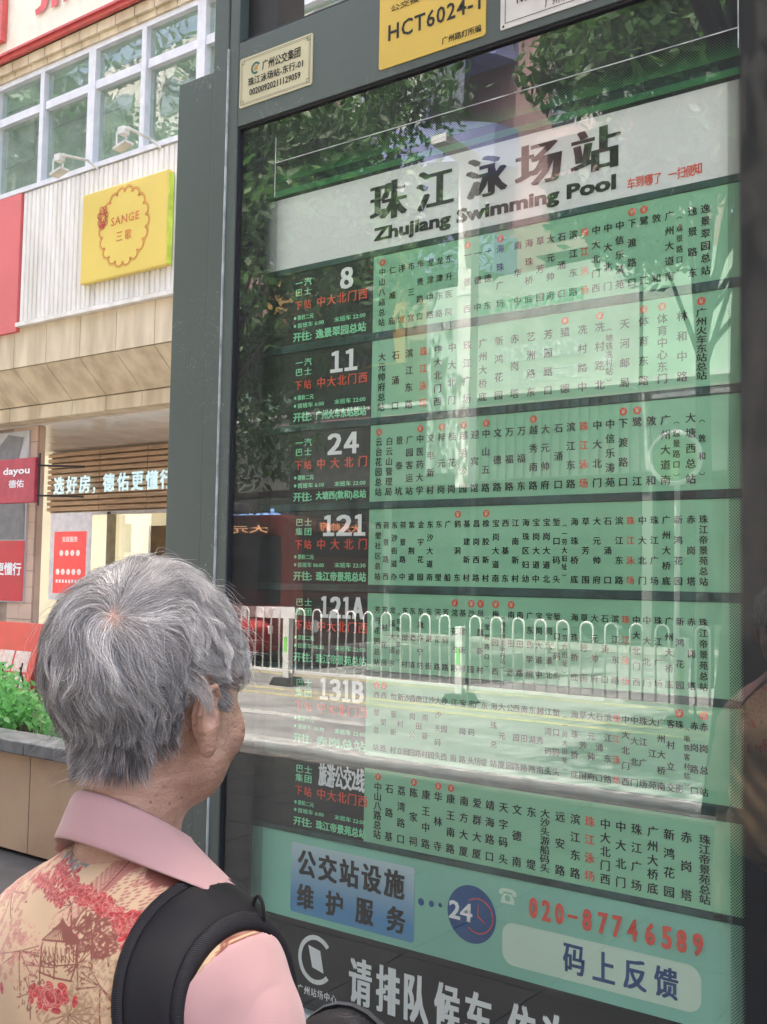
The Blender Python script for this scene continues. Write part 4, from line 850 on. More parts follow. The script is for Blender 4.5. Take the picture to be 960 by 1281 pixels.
# ================================================================== THE PERSON
import openvdb
HX, HY = -.850, .758
VS = .0024
LO = np.array([HX-.285, HY-.185, -.03]); HI = np.array([HX+.285, HY+.19, 1.55]); NN = ((HI-LO)/VS).astype(int)+1
class Field:
    def __init__(s): s.a = np.full(NN, .06, np.float32)
    def sub(s, lo, hi, pad=.05):
        i0 = np.maximum(((np.array(lo)-pad-LO)/VS).astype(int), 0); i1 = np.minimum(((np.array(hi)+pad-LO)/VS).astype(int)+1, NN)
        sl = tuple(slice(a, b) for a, b in zip(i0, i1)); ax = [LO[k]+VS*np.arange(i0[k], i1[k]) for k in range(3)]
        return sl, np.meshgrid(*ax, indexing='ij', sparse=True)
    def un(s, sl, d, k):
        d = d.astype(np.float32); a = s.a[sl]
        if k > 0: h = np.clip(.5+.5*(a-d)/k, 0, 1); s.a[sl] = a*(1-h)+d*h-k*h*(1-h)
        else: s.a[sl] = np.minimum(a, d)
    def ell(s, c, r, k=.02, rot=0, cut=False):
        """ellipsoid in head/body coordinates (x right, y forwards, z height), turned about x by rot degrees"""
        c = np.array([c[0]+HX, c[1]+HY, c[2]]); r = np.array(r); m = max(r)
        sl, (X, Y, Z) = s.sub(c-m, c+m); y, z = Y-c[1], Z-c[2]; q = RAD(rot); y, z = y*math.cos(q)+z*math.sin(q), -y*math.sin(q)+z*math.cos(q)
        k0 = np.sqrt(((X-c[0])/r[0])**2+(y/r[1])**2+(z/r[2])**2); k1 = np.sqrt(((X-c[0])/r[0]**2)**2+(y/r[1]**2)**2+(z/r[2]**2)**2)
        d = k0*(k0-1)/np.maximum(k1, 1e-6)
        if cut:
            d = -d.astype(np.float32); a = s.a[sl]; h = np.clip(.5-.5*(a-d)/k, 0, 1); s.a[sl] = a*(1-h)+d*h+k*h*(1-h)
        else: s.un(sl, d, k)
    def cap(s, p, q, r0, r1, k=.02, flat=1.0):
        p = np.array([p[0]+HX, p[1]+HY, p[2]]); q = np.array([q[0]+HX, q[1]+HY, q[2]]); m = max(r0, r1)
        sl, (X, Y, Z) = s.sub(np.minimum(p, q)-m, np.maximum(p, q)+m); v = q-p
        t_ = np.clip(((X-p[0])*v[0]+(Y-p[1])*v[1]+(Z-p[2])*v[2])/(v@v), 0, 1)
        d = np.sqrt((X-p[0]-t_*v[0])**2+((Y-p[1]-t_*v[1])/flat)**2+(Z-p[2]-t_*v[2])**2)-(r0+(r1-r0)*t_)
        s.un(sl, d, k)
    def mesh(s):
        g = openvdb.FloatGrid(); g.background = .06; g.copyFromArray(s.a.astype(np.float32)); p, q = g.convertToQuads(0.0)
        return LO+p*VS, q[:, ::-1]
    def samp(s, P):
        g = (P-LO)/VS; i = np.clip(np.floor(g).astype(int), 0, NN-2); f = g-i; out = 0
        for a in (0, 1):
            for b in (0, 1):
                for c in (0, 1):
                    w = (f[:, 0] if a else 1-f[:, 0])*(f[:, 1] if b else 1-f[:, 1])*(f[:, 2] if c else 1-f[:, 2])
                    out = out+w*s.a[i[:, 0]+a, i[:, 1]+b, i[:, 2]+c]
        return out
    def grad(s, P):
        e = .004; g = np.stack([s.samp(P+np.eye(3)[k]*e)-s.samp(P-np.eye(3)[k]*e) for k in range(3)], 1); return g/np.maximum(np.linalg.norm(g, axis=1)[:, None], 1e-9)
def torso(F, g=0.0, arms=True):
    dy = .028
    F.ell((0, -.035+dy, 1.00), (.155+g, .105+g, .20+g), .03); F.ell((0, -.085+dy, 1.072), (.125+g, .075+g, .12+g), .05)
    F.cap((-.110, -.045+dy, 1.107), (.110, -.045+dy, 1.107), .056+g, .056+g, .06); F.ell((0, -.060+dy, 1.165), (.066+g, .05+g, .05+g), .035)
    F.ell((0, -.01+dy, .86), (.148+g, .115+g, .15+g), .05); F.ell((0, -.02+dy, .76), (.155+g, .12+g, .12+g), .05)
    F.ell((0, .055+dy, 1.03), (.10+g, .05+g, .08+g), .04)
body = Field()
# head
ZH = 1.413
body.ell((0, -.012, ZH), (.0775, .098, .092), .01); body.ell((0, .012, ZH-.035), (.073, .082, .085), .02); body.ell((0, .045, ZH-.07), (.055, .052, .080), .03)
body.ell((0, .055, ZH-.135), (.030, .030, .024), .03); body.ell((0, .03, ZH-.115), (.055, .055, .035), .03)
body.cap((0, -.022, ZH-.11), (0, -.022, 1.17), .049, .053, .035)
for sx in (-1, 1):
    body.ell((sx*.03, .083, ZH-.085), (.022, .02, .026), .02)                      # cheek
    body.ell((sx*.030, .102, ZH-.037), (.015, .014, .010), .012, cut=True)          # eye hollow
    body.ell((sx*.030, .086, ZH-.038), (.0125, .0125, .0115), .003)                 # eyeball and lids
    body.cap((sx*.045, .082, ZH-.017), (sx*.012, .094, ZH-.020), .006, .006, .012)   # brow
    # ear: shell, rim, lobe, hollow
    ex = sx*.0805
    body.ell((ex+sx*.006, -.004, ZH-.058), (.008, .018, .030), .005, rot=8); 
    pts = [(ex, .008, ZH-.050), (ex+sx*.007, .012, ZH-.036), (ex+sx*.011, .004, ZH-.026), (ex+sx*.014, -.008, ZH-.027), (ex+sx*.016, -.018, ZH-.037), (ex+sx*.015, -.021, ZH-.052), (ex+sx*.012, -.016, ZH-.068), (ex+sx*.008, -.007, ZH-.081)]
    for a, b in zip(pts, pts[1:]): body.cap(a, b, .0036, .0036, .0012)
    body.ell((ex+sx*.006, .001, ZH-.086), (.006, .010, .012), .006)
    body.ell((ex+sx*.0165, -.005, ZH-.051), (.0105, .0098, .0185), .0015, cut=True)
    body.ell((ex+sx*.0185, -.013, ZH-.050), (.0085, .0045, .020), .001, cut=True)
    body.cap((ex+sx*.003, .011, ZH-.062), (ex+sx*.005, .009, ZH-.054), .004, .004, .004)
body.cap((0, .098, ZH-.035), (0, .114, ZH-.070), .008, .012, .010); body.ell((-.010, .106, ZH-.073), (.007, .008, .006), .006); body.ell((.010, .106, ZH-.073), (.007, .008, .006), .006)
body.cap((-.02, .093, ZH-.098), (.02, .093, ZH-.098), .006, .006, .007); body.cap((-.018, .091, ZH-.108), (.018, .091, ZH-.108), .006, .006, .006); body.cap((-.022, .101, ZH-.103), (.022, .101, ZH-.103), .0015, .0015, .0)
torso(body)
for sx in (-1, 1):
    S, E_, Wr = (sx*.137, -.010, 1.07), (sx*.182, -.03, .835), (sx*.18, .065, .62)
    body.cap(S, E_, .045, .036, .03); body.cap(E_, Wr, .035, .024, .015)
    # hand: palm, four bent fingers of unequal length, thumb
    px_, py_, pz_ = Wr; body.cap((px_, py_, pz_), (px_-sx*.004, py_+.018, pz_-.075), .021, .026, .012, 1.0)
    for fi, (oy, ln) in enumerate(((.030, .072), (.012, .080), (-.006, .074), (-.022, .058))):
        a = (px_-sx*.004, py_+.018+oy, pz_-.085); b = (a[0]-sx*.004, a[1]+.006, a[2]-ln*.5); c = (b[0]-sx*.018, b[1]+.002, b[2]-ln*.4)
        body.cap(a, b, .0088, .0078, .004); body.cap(b, c, .0078, .0066, .003)
    body.cap((px_-sx*.006, py_+.03, pz_-.025), (px_-sx*.016, py_+.062, pz_-.062), .012, .0095, .01); body.cap((px_-sx*.016, py_+.062, pz_-.062), (px_-sx*.022, py_+.068, pz_-.09), .0095, .0075, .003)
    body.cap((sx*.085, -.01, .74), (sx*.09, .0, .42), .078, .052, .03); body.cap((sx*.09, .0, .42), (sx*.092, -.03, .08), .052, .034, .02)
    body.cap((sx*.092, -.035, .045), (sx*.10, .10, .03), .032, .028, .02)
bv, bf = body.mesh()
person = thing('person', 'grey-haired person in a red toile print shirt with pink collar reading the timetable', 'person', (HX, HY-.02, 0))
# skin
sk = bpy.data.materials.new('skin'); sk.use_nodes = True; t = NT(sk); b = t.n['Principled BSDF']; tc = t.new('ShaderNodeTexCoord')
n1 = t.new('ShaderNodeTexNoise'); n1.inputs['Scale'].default_value = 22; n1.inputs['Detail'].default_value = 6; t.l.new(tc.outputs['Object'], n1.inputs['Vector'])
rp = t.new('ShaderNodeValToRGB'); t.l.new(n1.outputs[0], rp.inputs[0]); rp.color_ramp.elements[0].position = .3; rp.color_ramp.elements[1].position = .7
rp.color_ramp.elements[0].color = (.27, .145, .10, 1); rp.color_ramp.elements[1].color = (.47, .29, .215, 1)
vo = t.new('ShaderNodeTexVoronoi'); vo.inputs['Scale'].default_value = 110; t.l.new(tc.outputs['Object'], vo.inputs['Vector'])
spn = t.new('ShaderNodeTexNoise'); spn.inputs['Scale'].default_value = 35; t.l.new(tc.outputs['Object'], spn.inputs['Vector'])
spot = t.m('MULTIPLY', t.m('LESS_THAN', vo.outputs['Distance'], .2), t.m('GREATER_THAN', spn.outputs[0], .57))
mx = t.new('ShaderNodeMix'); mx.data_type = 'RGBA'; t.l.new(t.m('MULTIPLY', spot, .55), mx.inputs[0]); t.l.new(rp.outputs[0], mx.inputs[6]); mx.inputs[7].default_value = (.10, .05, .035, 1)
t.l.new(mx.outputs[2], b.inputs['Base Color']); b.inputs['Roughness'].default_value = .48; b.inputs['Subsurface Weight'].default_value = .12; b.inputs['Subsurface Radius'].default_value = (.01, .004, .002); b.inputs['Subsurface Scale'].default_value = .5
n2 = t.new('ShaderNodeTexVoronoi'); n2.inputs['Scale'].default_value = 320; t.l.new(tc.outputs['Object'], n2.inputs['Vector']); n4 = t.new('ShaderNodeTexNoise'); n4.inputs['Scale'].default_value = 60; n4.inputs['Detail'].default_value = 5
mp = t.new('ShaderNodeMapping'); mp.inputs['Scale'].default_value = (1, 1, 2.2); t.l.new(tc.outputs['Object'], mp.inputs[0]); t.l.new(mp.outputs[0], n4.inputs['Vector'])
bp = t.new('ShaderNodeBump'); bp.inputs['Strength'].default_value = .75; bp.inputs['Distance'].default_value = .0028; w5 = t.new('ShaderNodeTexWave'); w5.bands_direction = 'Z'; w5.inputs['Scale'].default_value = 16; w5.inputs['Distortion'].default_value = 7; w5.inputs['Detail'].default_value = 3; w5.inputs['Detail Scale'].default_value = 1.6; t.l.new(tc.outputs['Object'], w5.inputs['Vector'])
t.l.new(t.m('ADD', t.m('MULTIPLY', t.m('POWER', w5.outputs[0], .5), .22), t.m('ADD', t.m('MULTIPLY', n2.outputs['Distance'], .22), n4.outputs[0])), bp.inputs['Height']); t.l.new(bp.outputs[0], b.inputs['Normal'])
bo = obj('body', (bv, bf), sk, person, smooth=True); sm2 = bo.modifiers.new('s', 'SMOOTH'); sm2.factor = .5; sm2.iterations = 1
# eyes and lips are tiny meshes of their own
for sx in (-1, 1):
    obj('eye', MB().ell((HX+sx*.030, HY+.0885, ZH-.038), (.0105, .0105, .0068), 16, 10), M('eye_white', (.6, .57, .54), .2) if sx < 0 else bpy.data.materials['eye_white'], person, smooth=True)
    obj('iris', MB().ell((HX+sx*.030, HY+.0975, ZH-.038), (.0045, .003, .0045), 12, 8), M('iris_brown', (.03, .015, .01), .15) if sx < 0 else bpy.data.materials['iris_brown'], person, smooth=True)
obj('lips', MB().ell((HX, HY+.0975, ZH-.099), (.019, .004, .0035), 16, 8).ell((HX, HY+.096, ZH-.107), (.017, .004, .004), 16, 8), M('lips', (.30, .11, .09), .5), person, smooth=True, kind='stuff')
# ---- shirt
def garment(build, name, mat, keep, noise=.004, nsc=9., parent=person, fold=None):
    F = Field(); build(F)
    ax = [LO[k]+VS*np.arange(NN[k]) for k in range(3)]; X, Y, Z = np.meshgrid(*ax, indexing='ij', sparse=True)
    F.a = F.a+(noise*np.sin(X*nsc*6+1.3*np.sin(Z*31))*np.sin(Z*nsc*3.1+2*np.sin(Y*23+X*17))).astype(np.float32)
    if fold is not None: F.a = F.a+fold(X, Y, Z).astype(np.float32)
    F.a = np.maximum(F.a, keep(X, Y, Z).astype(np.float32))
    v, f = F.mesh(); o = obj(name, (v, f), mat, parent, smooth=True); s_ = o.modifiers.new('s', 'SMOOTH'); s_.iterations = 3; s_.factor = .5
    return o, F
tmp_m = M('tmp_cloth', (.5, .4, .3))
def neck(X, Y, Z): return (Z-1.236)+(Y-(HY-.02))*.60
def seam(Z): return .116+np.maximum(Z-1.05, 0)*.42
def fold(X, Y, Z): return .0042*np.sin((X-HX)*70+Z*55+2*np.sin(Z*14))*np.clip((1.16-Z)*6, 0, 1)
shirt, SF = garment(lambda F: (torso(F, .012), [F.cap((sx*.095, -.02, 1.105), (sx*.152, -.012, 1.062), .060, .058, .03) for sx in (-1, 1)]), 'shirt', tmp_m, lambda X, Y, Z: np.maximum(np.maximum(neck(X, Y, Z), .70-Z), np.where(Z > .99, np.abs(X-HX)-seam(Z)-.003, -1)), fold=fold, noise=.0012)
from mathutils.bvhtree import BVHTree
def bvh(o):
    dg = bpy.context.evaluated_depsgraph_get(); e = o.evaluated_get(dg); me = e.to_mesh(); off = wloc(o); t_ = BVHTree.FromPolygons([v.co+off for v in me.vertices], [tuple(p.vertices) for p in me.polygons]); e.to_mesh_clear(); return t_
bpy.context.view_layer.update(); bsh = bvh(shirt)
# the toile print of the shirt, painted into one image: 0.5 mm per texel
IX0, IZ0, IW, IH, RS = HX-.34, .62, 1240, 1320, 2000.
img = np.ones((IH, IW, 3))*np.array([.55, .39, .235]); pr = np.random.default_rng(5)
yy_, xx_ = np.mgrid[0:IH, 0:IW]
low = np.zeros((IH, IW))
for k in range(7):
    fx, fy, ph = pr.normal(size=3)*[.012, .012, 6]; low += np.sin(xx_*fx+yy_*fy+ph)
img *= (1+.02*low)[:, :, None]
def blob(cx, cz, a, b, ang, col, al=1.0):
    x, y = (cx-IX0)*RS, (cz-IZ0)*RS; a, b = a*RS, b*RS; m = int(max(a, b))+2
    x0, x1, y0, y1 = max(int(x)-m, 0), min(int(x)+m, IW), max(int(y)-m, 0), min(int(y)+m, IH)
    if x0 >= x1 or y0 >= y1: return
    Y, X = np.mgrid[y0:y1, x0:x1]; u_ = (X-x)*math.cos(ang)+(Y-y)*math.sin(ang); v_ = -(X-x)*math.sin(ang)+(Y-y)*math.cos(ang)
    w = np.clip((1-np.sqrt((u_/max(a, .6))**2+(v_/max(b, .6))**2))*min(a, b)+.5, 0, 1)[:, :, None]*al
    img[y0:y1, x0:x1] = img[y0:y1, x0:x1]*(1-w)+np.array(col)*w
def line(p, q, w, col):
    n = int(math.hypot(q[0]-p[0], q[1]-p[1])*RS/1.2)+1
    for i in range(n+1): blob(p[0]+(q[0]-p[0])*i/n, p[1]+(q[1]-p[1])*i/n, w, w, 0, col)
GX, GY_ = np.arange(-130, 441, 10), np.arange(960, 1521, 10); SG = np.zeros((len(GX), len(GY_), 2))
for i_, gx in enumerate(GX):       # where the back of the shirt lies, so that the motifs land on the cloth at their size
    for j_, gy in enumerate(GY_):
        d_ = (CF+CR*((float(gx)-480)/F_PX)-CU*((float(gy)-640.5)/F_PX)).normalized(); h_ = bsh.ray_cast(Vector((0, 0, EYE)), d_, 3)
        SG[i_, j_] = (h_[0].x, h_[0].z) if h_[0] is not None else pix(float(gx), float(gy), HY-.09)
def SP(px, py):
    a, b = min(max((px+130)/10, 0), len(GX)-1.001), min(max((py-960)/10, 0), len(GY_)-1.001); i_, j_ = int(a), int(b); a -= i_; b -= j_
    q_ = SG[i_, j_]*(1-a)*(1-b)+SG[i_+1, j_]*a*(1-b)+SG[i_, j_+1]*(1-a)*b+SG[i_+1, j_+1]*a*b; return float(q_[0]), float(q_[1])
RD, RD2, BRN, PNK, GRY, PAL = (.50, .045, .045), (.66, .14, .12), (.22, .07, .05), (.55, .25, .20), (.20, .21, .22), (.80, .62, .46)
def leafy(px, py, rx, ry, n, col, s=.0022, stem=True):
    c = SP(px, py); sc = .00088
    if stem:
        line(SP(px, py+ry*1.25), c, .0008, BRN)
        for k in range(7):
            a = pr.uniform(0, 6.28); line(c, SP(px+math.cos(a)*rx*.8, py-math.sin(a)*ry*.8), .0005, BRN)
    for k in range(n):
        a = pr.uniform(0, 6.28); r_ = pr.random()**.5; c3 = SP(px+math.cos(a)*rx*r_, py+math.sin(a)*ry*r_); blob(c3[0], c3[1], s*pr.uniform(.7, 1.3), s*.42, pr.uniform(0, 3.14), col, .85)
def blossom(px, py, rx, ry, n):
    c = SP(px, py); sc = .00088
    for k in range(n):
        a = pr.uniform(0, 6.28); r_ = pr.random()**.5; x, z = SP(px+math.cos(a)*rx*r_, py+math.sin(a)*ry*r_)
        for j in range(5): blob(x+.0022*math.cos(j*1.257), z+.0022*math.sin(j*1.257), .0017, .0012, j*1.257, BRN, .75)
        for j in range(5): blob(x+.0021*math.cos(j*1.257), z+.0021*math.sin(j*1.257), .0012, .0008, j*1.257, PNK)
def peony(px, py, r_, sq=.8):
    c = SP(px, py); sc = .00088; R_ = r_*sc
    for k in range(46):
        f_ = (k/46)**.5; a = k*2.4+pr.uniform(-.3, .3); rr_ = R_*(1.0-f_)*.95; x, z = SP(px+rr_/sc*math.cos(a), py-rr_/sc*sq*math.sin(a)); s = .8*R_*pr.uniform(.16, .30)
        an = a+1.57+pr.uniform(-.5, .5); blob(x, z, s*1.07, s*.62, an, PAL, .5); blob(x, z, s, s*.56, an, RD if pr.random() < .6 else (.36, .03, .04)); blob(x+math.cos(a)*s*.25, z+math.sin(a)*s*.2, s*.6, s*.28, an, RD2, .7)
        for q_ in range(4):
            b_ = a+(q_-1.5)*.45; line((x-math.cos(a)*s*.4, z-math.sin(a)*s*.3), (x+math.cos(b_)*s*.75, z+math.sin(b_)*s*.5), .00022, (.28, .03, .03))
def ridge(pts, w):
    for (a, b), (c_, d_) in zip(pts, pts[1:]):
        n = max(1, int(math.hypot(c_-a, d_-b)/(w*.8)))
        for i in range(n): peony(a+(c_-a)*i/n+pr.uniform(-3, 3), b+(d_-b)*i/n+pr.uniform(-4, 4), 1.3*w*pr.uniform(.7, 1.25), pr.uniform(.55, 1.0))
for _ in range(60): leafy(pr.uniform(-120, 420), pr.uniform(1000, 1500), 22, 26, 40, BRN if pr.random() < .6 else PNK, .002)
blossom(22, 1075, 42, 55, 150); blossom(-10, 1170, 40, 60, 120); leafy(95, 1060, 22, 32, 150, GRY, .0026); leafy(25, 1190, 30, 40, 160, PNK, .0018)
for k in range(16):       # feathery conifer
    a = SP(95+k*5.2, 1150-k*5.6); 
    for sgn in (-1, 1):
        for j in range(9): blob(a[0]+sgn*.0022*j*math.cos(.9), a[1]+.0016*j+.004, .0016, .0009, .8, (.40, .16, .13))
    line(a, SP(95+(k+1)*5.2, 1150-(k+1)*5.6), .0006, BRN)
for k in range(8):
    a = SP(118+k*7.5, 1128+k*3)
    for j in range(12): blob(a[0]+pr.uniform(-.004, .004)*(1-j/14), a[1]+.0025*j, .0016, .0008, .3, (.40, .16, .13))
ridge([(75, 1090), (100, 1115), (130, 1135), (165, 1155)], 15); ridge([(52, 1100), (70, 1125), (60, 1140)], 12); ridge([(57, 1040), (60, 1078)], 7)
leafy(115, 1175, 34, 30, 200, BRN, .0028); leafy(125, 1235, 38, 38, 320, (.38, .26, .16), .0016); leafy(85, 1270, 40, 30, 120, (.36, .22, .12), .003)
leafy(215, 1095, 24, 16, 120, BRN, .003); line(SP(240, 1090), SP(200, 1082), .0009, BRN); line(SP(240, 1090), SP(246, 1115), .0009, BRN)
peony(178, 1185, 34); peony(62, 1248, 34, .7); peony(195, 1150, 22); peony(-30, 1240, 34); peony(250, 1270, 34); peony(10, 1330, 40); peony(140, 1340, 40); ridge([(150, 1160), (200, 1150), (240, 1160)], 14)
# pagoda
def pl(pts, w=.0008, col=BRN):
    for a, b_ in zip(pts, pts[1:]): line(SP(*a), SP(*b_), w, col)
c1 = [(53, 1176), (62, 1168), (75, 1156), (78, 1150), (82, 1164), (98, 1180)]
for i in range(16):
    f_ = i/15; pl([(78, 1153), (53+45*f_, 1177+2*math.sin(f_*3.1))], .0005 if i < 9 else .0011)
pl(c1+[(75, 1178), (53, 1176)]); pl([(53, 1180), (50, 1203), (50, 1217)], .0007); pl([(96, 1183), (95, 1208), (88, 1228)], .0008); pl([(70, 1180), (68, 1208), (67, 1225)]); pl([(50, 1203), (68, 1209), (95, 1207)], .0006)
pl([(48, 1216), (68, 1224), (88, 1228)], .0008)
for i in range(9): pl([(51+i*5, 1184+i*.6), (52+i*5, 1206-i*.2)], .0005); pl([(51+i*5, 1188+i*1.2), (56+i*5, 1204)], .0004)
im = bpy.data.images.new('toile_print', IW, IH, alpha=False, float_buffer=True); buf = np.ones((IH, IW, 4), np.float32); buf[:, :, :3] = np.clip(img, 0, 1); im.colorspace_settings.name = 'Linear Rec.709' ; im.pixels.foreach_set(buf.ravel()); im.update(); im.pack()
def cloth(name, col, usemap=False, weave=900, rough=.75):
    m = bpy.data.materials.new(name); m.use_nodes = True; t = NT(m); b = t.n['Principled BSDF']; g = t.new('ShaderNodeNewGeometry')
    if usemap:
        s = t.new('ShaderNodeSeparateXYZ'); t.l.new(g.outputs['Position'], s.inputs[0]); cb = t.new('ShaderNodeCombineXYZ')
        t.l.new(t.m('MULTIPLY', t.m('SUBTRACT', s.outputs[0], float(IX0)), RS/IW), cb.inputs[0]); t.l.new(t.m('MULTIPLY', t.m('SUBTRACT', s.outputs[2], float(IZ0)), RS/IH), cb.inputs[1])
        ti = t.new('ShaderNodeTexImage'); ti.image = im; ti.extension = 'REPEAT'; t.l.new(cb.outputs[0], ti.inputs[0]); t.l.new(ti.outputs[0], b.inputs['Base Color'])
    else:
        nz = t.new('ShaderNodeTexNoise'); nz.inputs['Scale'].default_value = 12; t.l.new(g.outputs['Position'], nz.inputs['Vector']); rp = t.new('ShaderNodeValToRGB'); t.l.new(nz.outputs[0], rp.inputs[0])
        rp.color_ramp.elements[0].color = rgb([c*.88 for c in col]); rp.color_ramp.elements[1].color = rgb(col); t.l.new(rp.outputs[0], b.inputs['Base Color'])
    b.inputs['Roughness'].default_value = rough; b.inputs['Sheen Weight'].default_value = .25 if max(col) > .1 else .0; b.inputs['Specular IOR Level'].default_value = .25
    w1 = t.new('ShaderNodeTexWave'); w1.inputs['Scale'].default_value = weave; w1.bands_direction = 'Z'; t.l.new(g.outputs['Position'], w1.inputs['Vector'])
    n3 = t.new('ShaderNodeTexNoise'); n3.inputs['Scale'].default_value = 14; n3.inputs['Detail'].default_value = 3; t.l.new(g.outputs['Position'], n3.inputs['Vector'])
    bp = t.new('ShaderNodeBump'); bp.inputs['Strength'].default_value = .35; bp.inputs['Distance'].default_value = .008
    t.l.new(t.m('ADD', t.m('MULTIPLY', w1.outputs[0], .03 if weave > 650 else .25), n3.outputs[0]), bp.inputs['Height']); t.l.new(bp.outputs[0], b.inputs['Normal'])
    return m
toile = cloth('toile_cloth', (.6, .5, .3), True); pinkc = cloth('pink_cloth', (.47, .285, .28)); navy = cloth('dark_trousers', (.03, .032, .045)); blackc = cloth('black_webbing', (.012, .012, .016), weave=230, rough=.6); blackn = cloth('black_nylon', (.010, .010, .013), weave=420, rough=.55)
shirt.data.materials.clear(); shirt.data.materials.append(toile)
def slv(F, sides=(-1, 1)):
    torso(F, .0155); zz_ = (LO[2]+VS*np.arange(NN[2])).astype(np.float32); F.a = np.maximum(F.a, (1.0-zz_)[None, None, :])
    for sx in sides: F.cap((sx*.095, -.02, 1.105), (sx*.152, -.012, 1.062), .0635, .0625, .03)
    for sx in sides: F.cap((sx*.145, -.012, 1.055), (sx*.185, -.027, .88), .0625, .064, .02); F.cap((sx*.185, -.027, .90), (sx*.185, -.02, .86), .064, .064, .01)
def sfold(X, Y, Z): return .0045*np.sin((X-HX)*60+(Y-HY)*75+Z*12)*np.clip((1.12-Z)*8, 0, 1)
SLV = {}
for sx_ in (-1, 1): SLV[sx_] = garment(lambda F: slv(F, (sx_,)), 'sleeve', pinkc, lambda X, Y, Z: np.maximum(.865-Z, seam(Z)-sx_*(X-HX))+0*Y, fold=sfold, noise=.001)[0]
bpy.context.view_layer.update()
def trs(F):
    F.ell((0, -.02, .76), (.165, .13, .12), 0)
    for sx in (-1, 1): F.cap((sx*.085, -.01, .74), (sx*.09, 0, .42), .088, .07, .03); F.cap((sx*.09, 0, .42), (sx*.092, -.03, .1), .07, .06, .02)
garment(trs, 'trousers', navy, lambda X, Y, Z: np.maximum(Z-.80, .075-Z)+0*X+0*Y)
for sx in (-1, 1):
    m = MB().ell((HX+sx*.096, HY+.03, .035), (.044, .115, .04), 20, 12); obj('shoe', m, M('shoe_black', (.02, .02, .022), .5), person, smooth=True)
# collar: stand and fall, following the neckline of the shirt, open at the throat
cm = MB(); na = 72; prof = [(-.002, -.006), (-.008, .014), (-.0105, .0265), (-.0065, .0285), (.0, .020)]
angs = np.array([RAD(90+54+252*i/na) for i in range(na+1)])
def radius_at(a, zoff, iso):
    rr = np.linspace(.02, .16, 140); best = np.full(len(a), .08)
    ca, sa = np.cos(a), np.sin(a)
    for k in range(len(a)):
        y = HY-.02+rr*sa[k]; z = 1.222-(y-(HY-.02))*.60+zoff; P = np.stack([HX+rr*ca[k], y, z], 1); v = SF.samp(P)
        w = np.where(v > iso)[0]; best[k] = rr[w[0]] if len(w) else .09
    return best
SFt = Field(); torso(SFt, .012); [SFt.cap((sx*.095, -.02, 1.105), (sx*.152, -.012, 1.062), .060, .058, .03) for sx in (-1, 1)]; SF = SFt
def smooth(a):
    for _ in range(12): a[1:-1] = (a[:-2]+2*a[1:-1]+a[2:])/4
    return a
rN = np.full(len(angs), .05)
for k, a in enumerate(angs):
    rr = np.linspace(.02, .12, 120); y = HY-.02+rr*math.sin(a); z = 1.222-(y-(HY-.02))*.60+.012; v = body.samp(np.stack([HX+rr*math.cos(a), y, z], 1)); w_ = np.where(v > .0)[0]; rN[k] = rr[w_[0]] if len(w_) else .055
rN = smooth(np.minimum(rN, .064))
r0 = smooth(np.maximum(np.minimum(radius_at(angs, .0, .0), .068), rN+.010)); r1 = smooth(np.maximum(radius_at(angs, -.012, .007), r0+.008)); r2 = smooth(np.maximum(radius_at(angs, -.030, .007), r0+.0145))
def rowpt(a, r, zo): y = HY-.02+r*math.sin(a); return (HX+r*math.cos(a), y, 1.222-(y-(HY-.02))*.60+zo)
for i, a in enumerate(angs):
    row = [rowpt(a, r0[i]+o_, h_) for o_, h_ in prof]+[rowpt(a, r1[i]+.001, -.012), rowpt(a, r2[i]+.0015, -.030), rowpt(a, r2[i]-.0015, -.0305), rowpt(a, r1[i]-.003, -.010)]
    cm.v += row
P_ = len(row)
for i in range(na):
    for k in range(P_): cm.f.append((i*P_+k, i*P_+(k+1) % P_, (i+1)*P_+(k+1) % P_, (i+1)*P_+k))
cm.f.append(tuple(range(P_))); cm.f.append(tuple(na*P_+k for k in range(P_-1, -1, -1)))
obj('collar_piping', MB().tube([cm.v[i*P_+2] for i in range(na+1)], .0011, 6), M('piping_brown', (.12, .05, .04), .6), person, smooth=True)
co = obj('collar', cm, pinkc, person, smooth=True); sb = co.modifiers.new('s', 'SUBSURF'); sb.levels = 1; sb.render_levels = 1
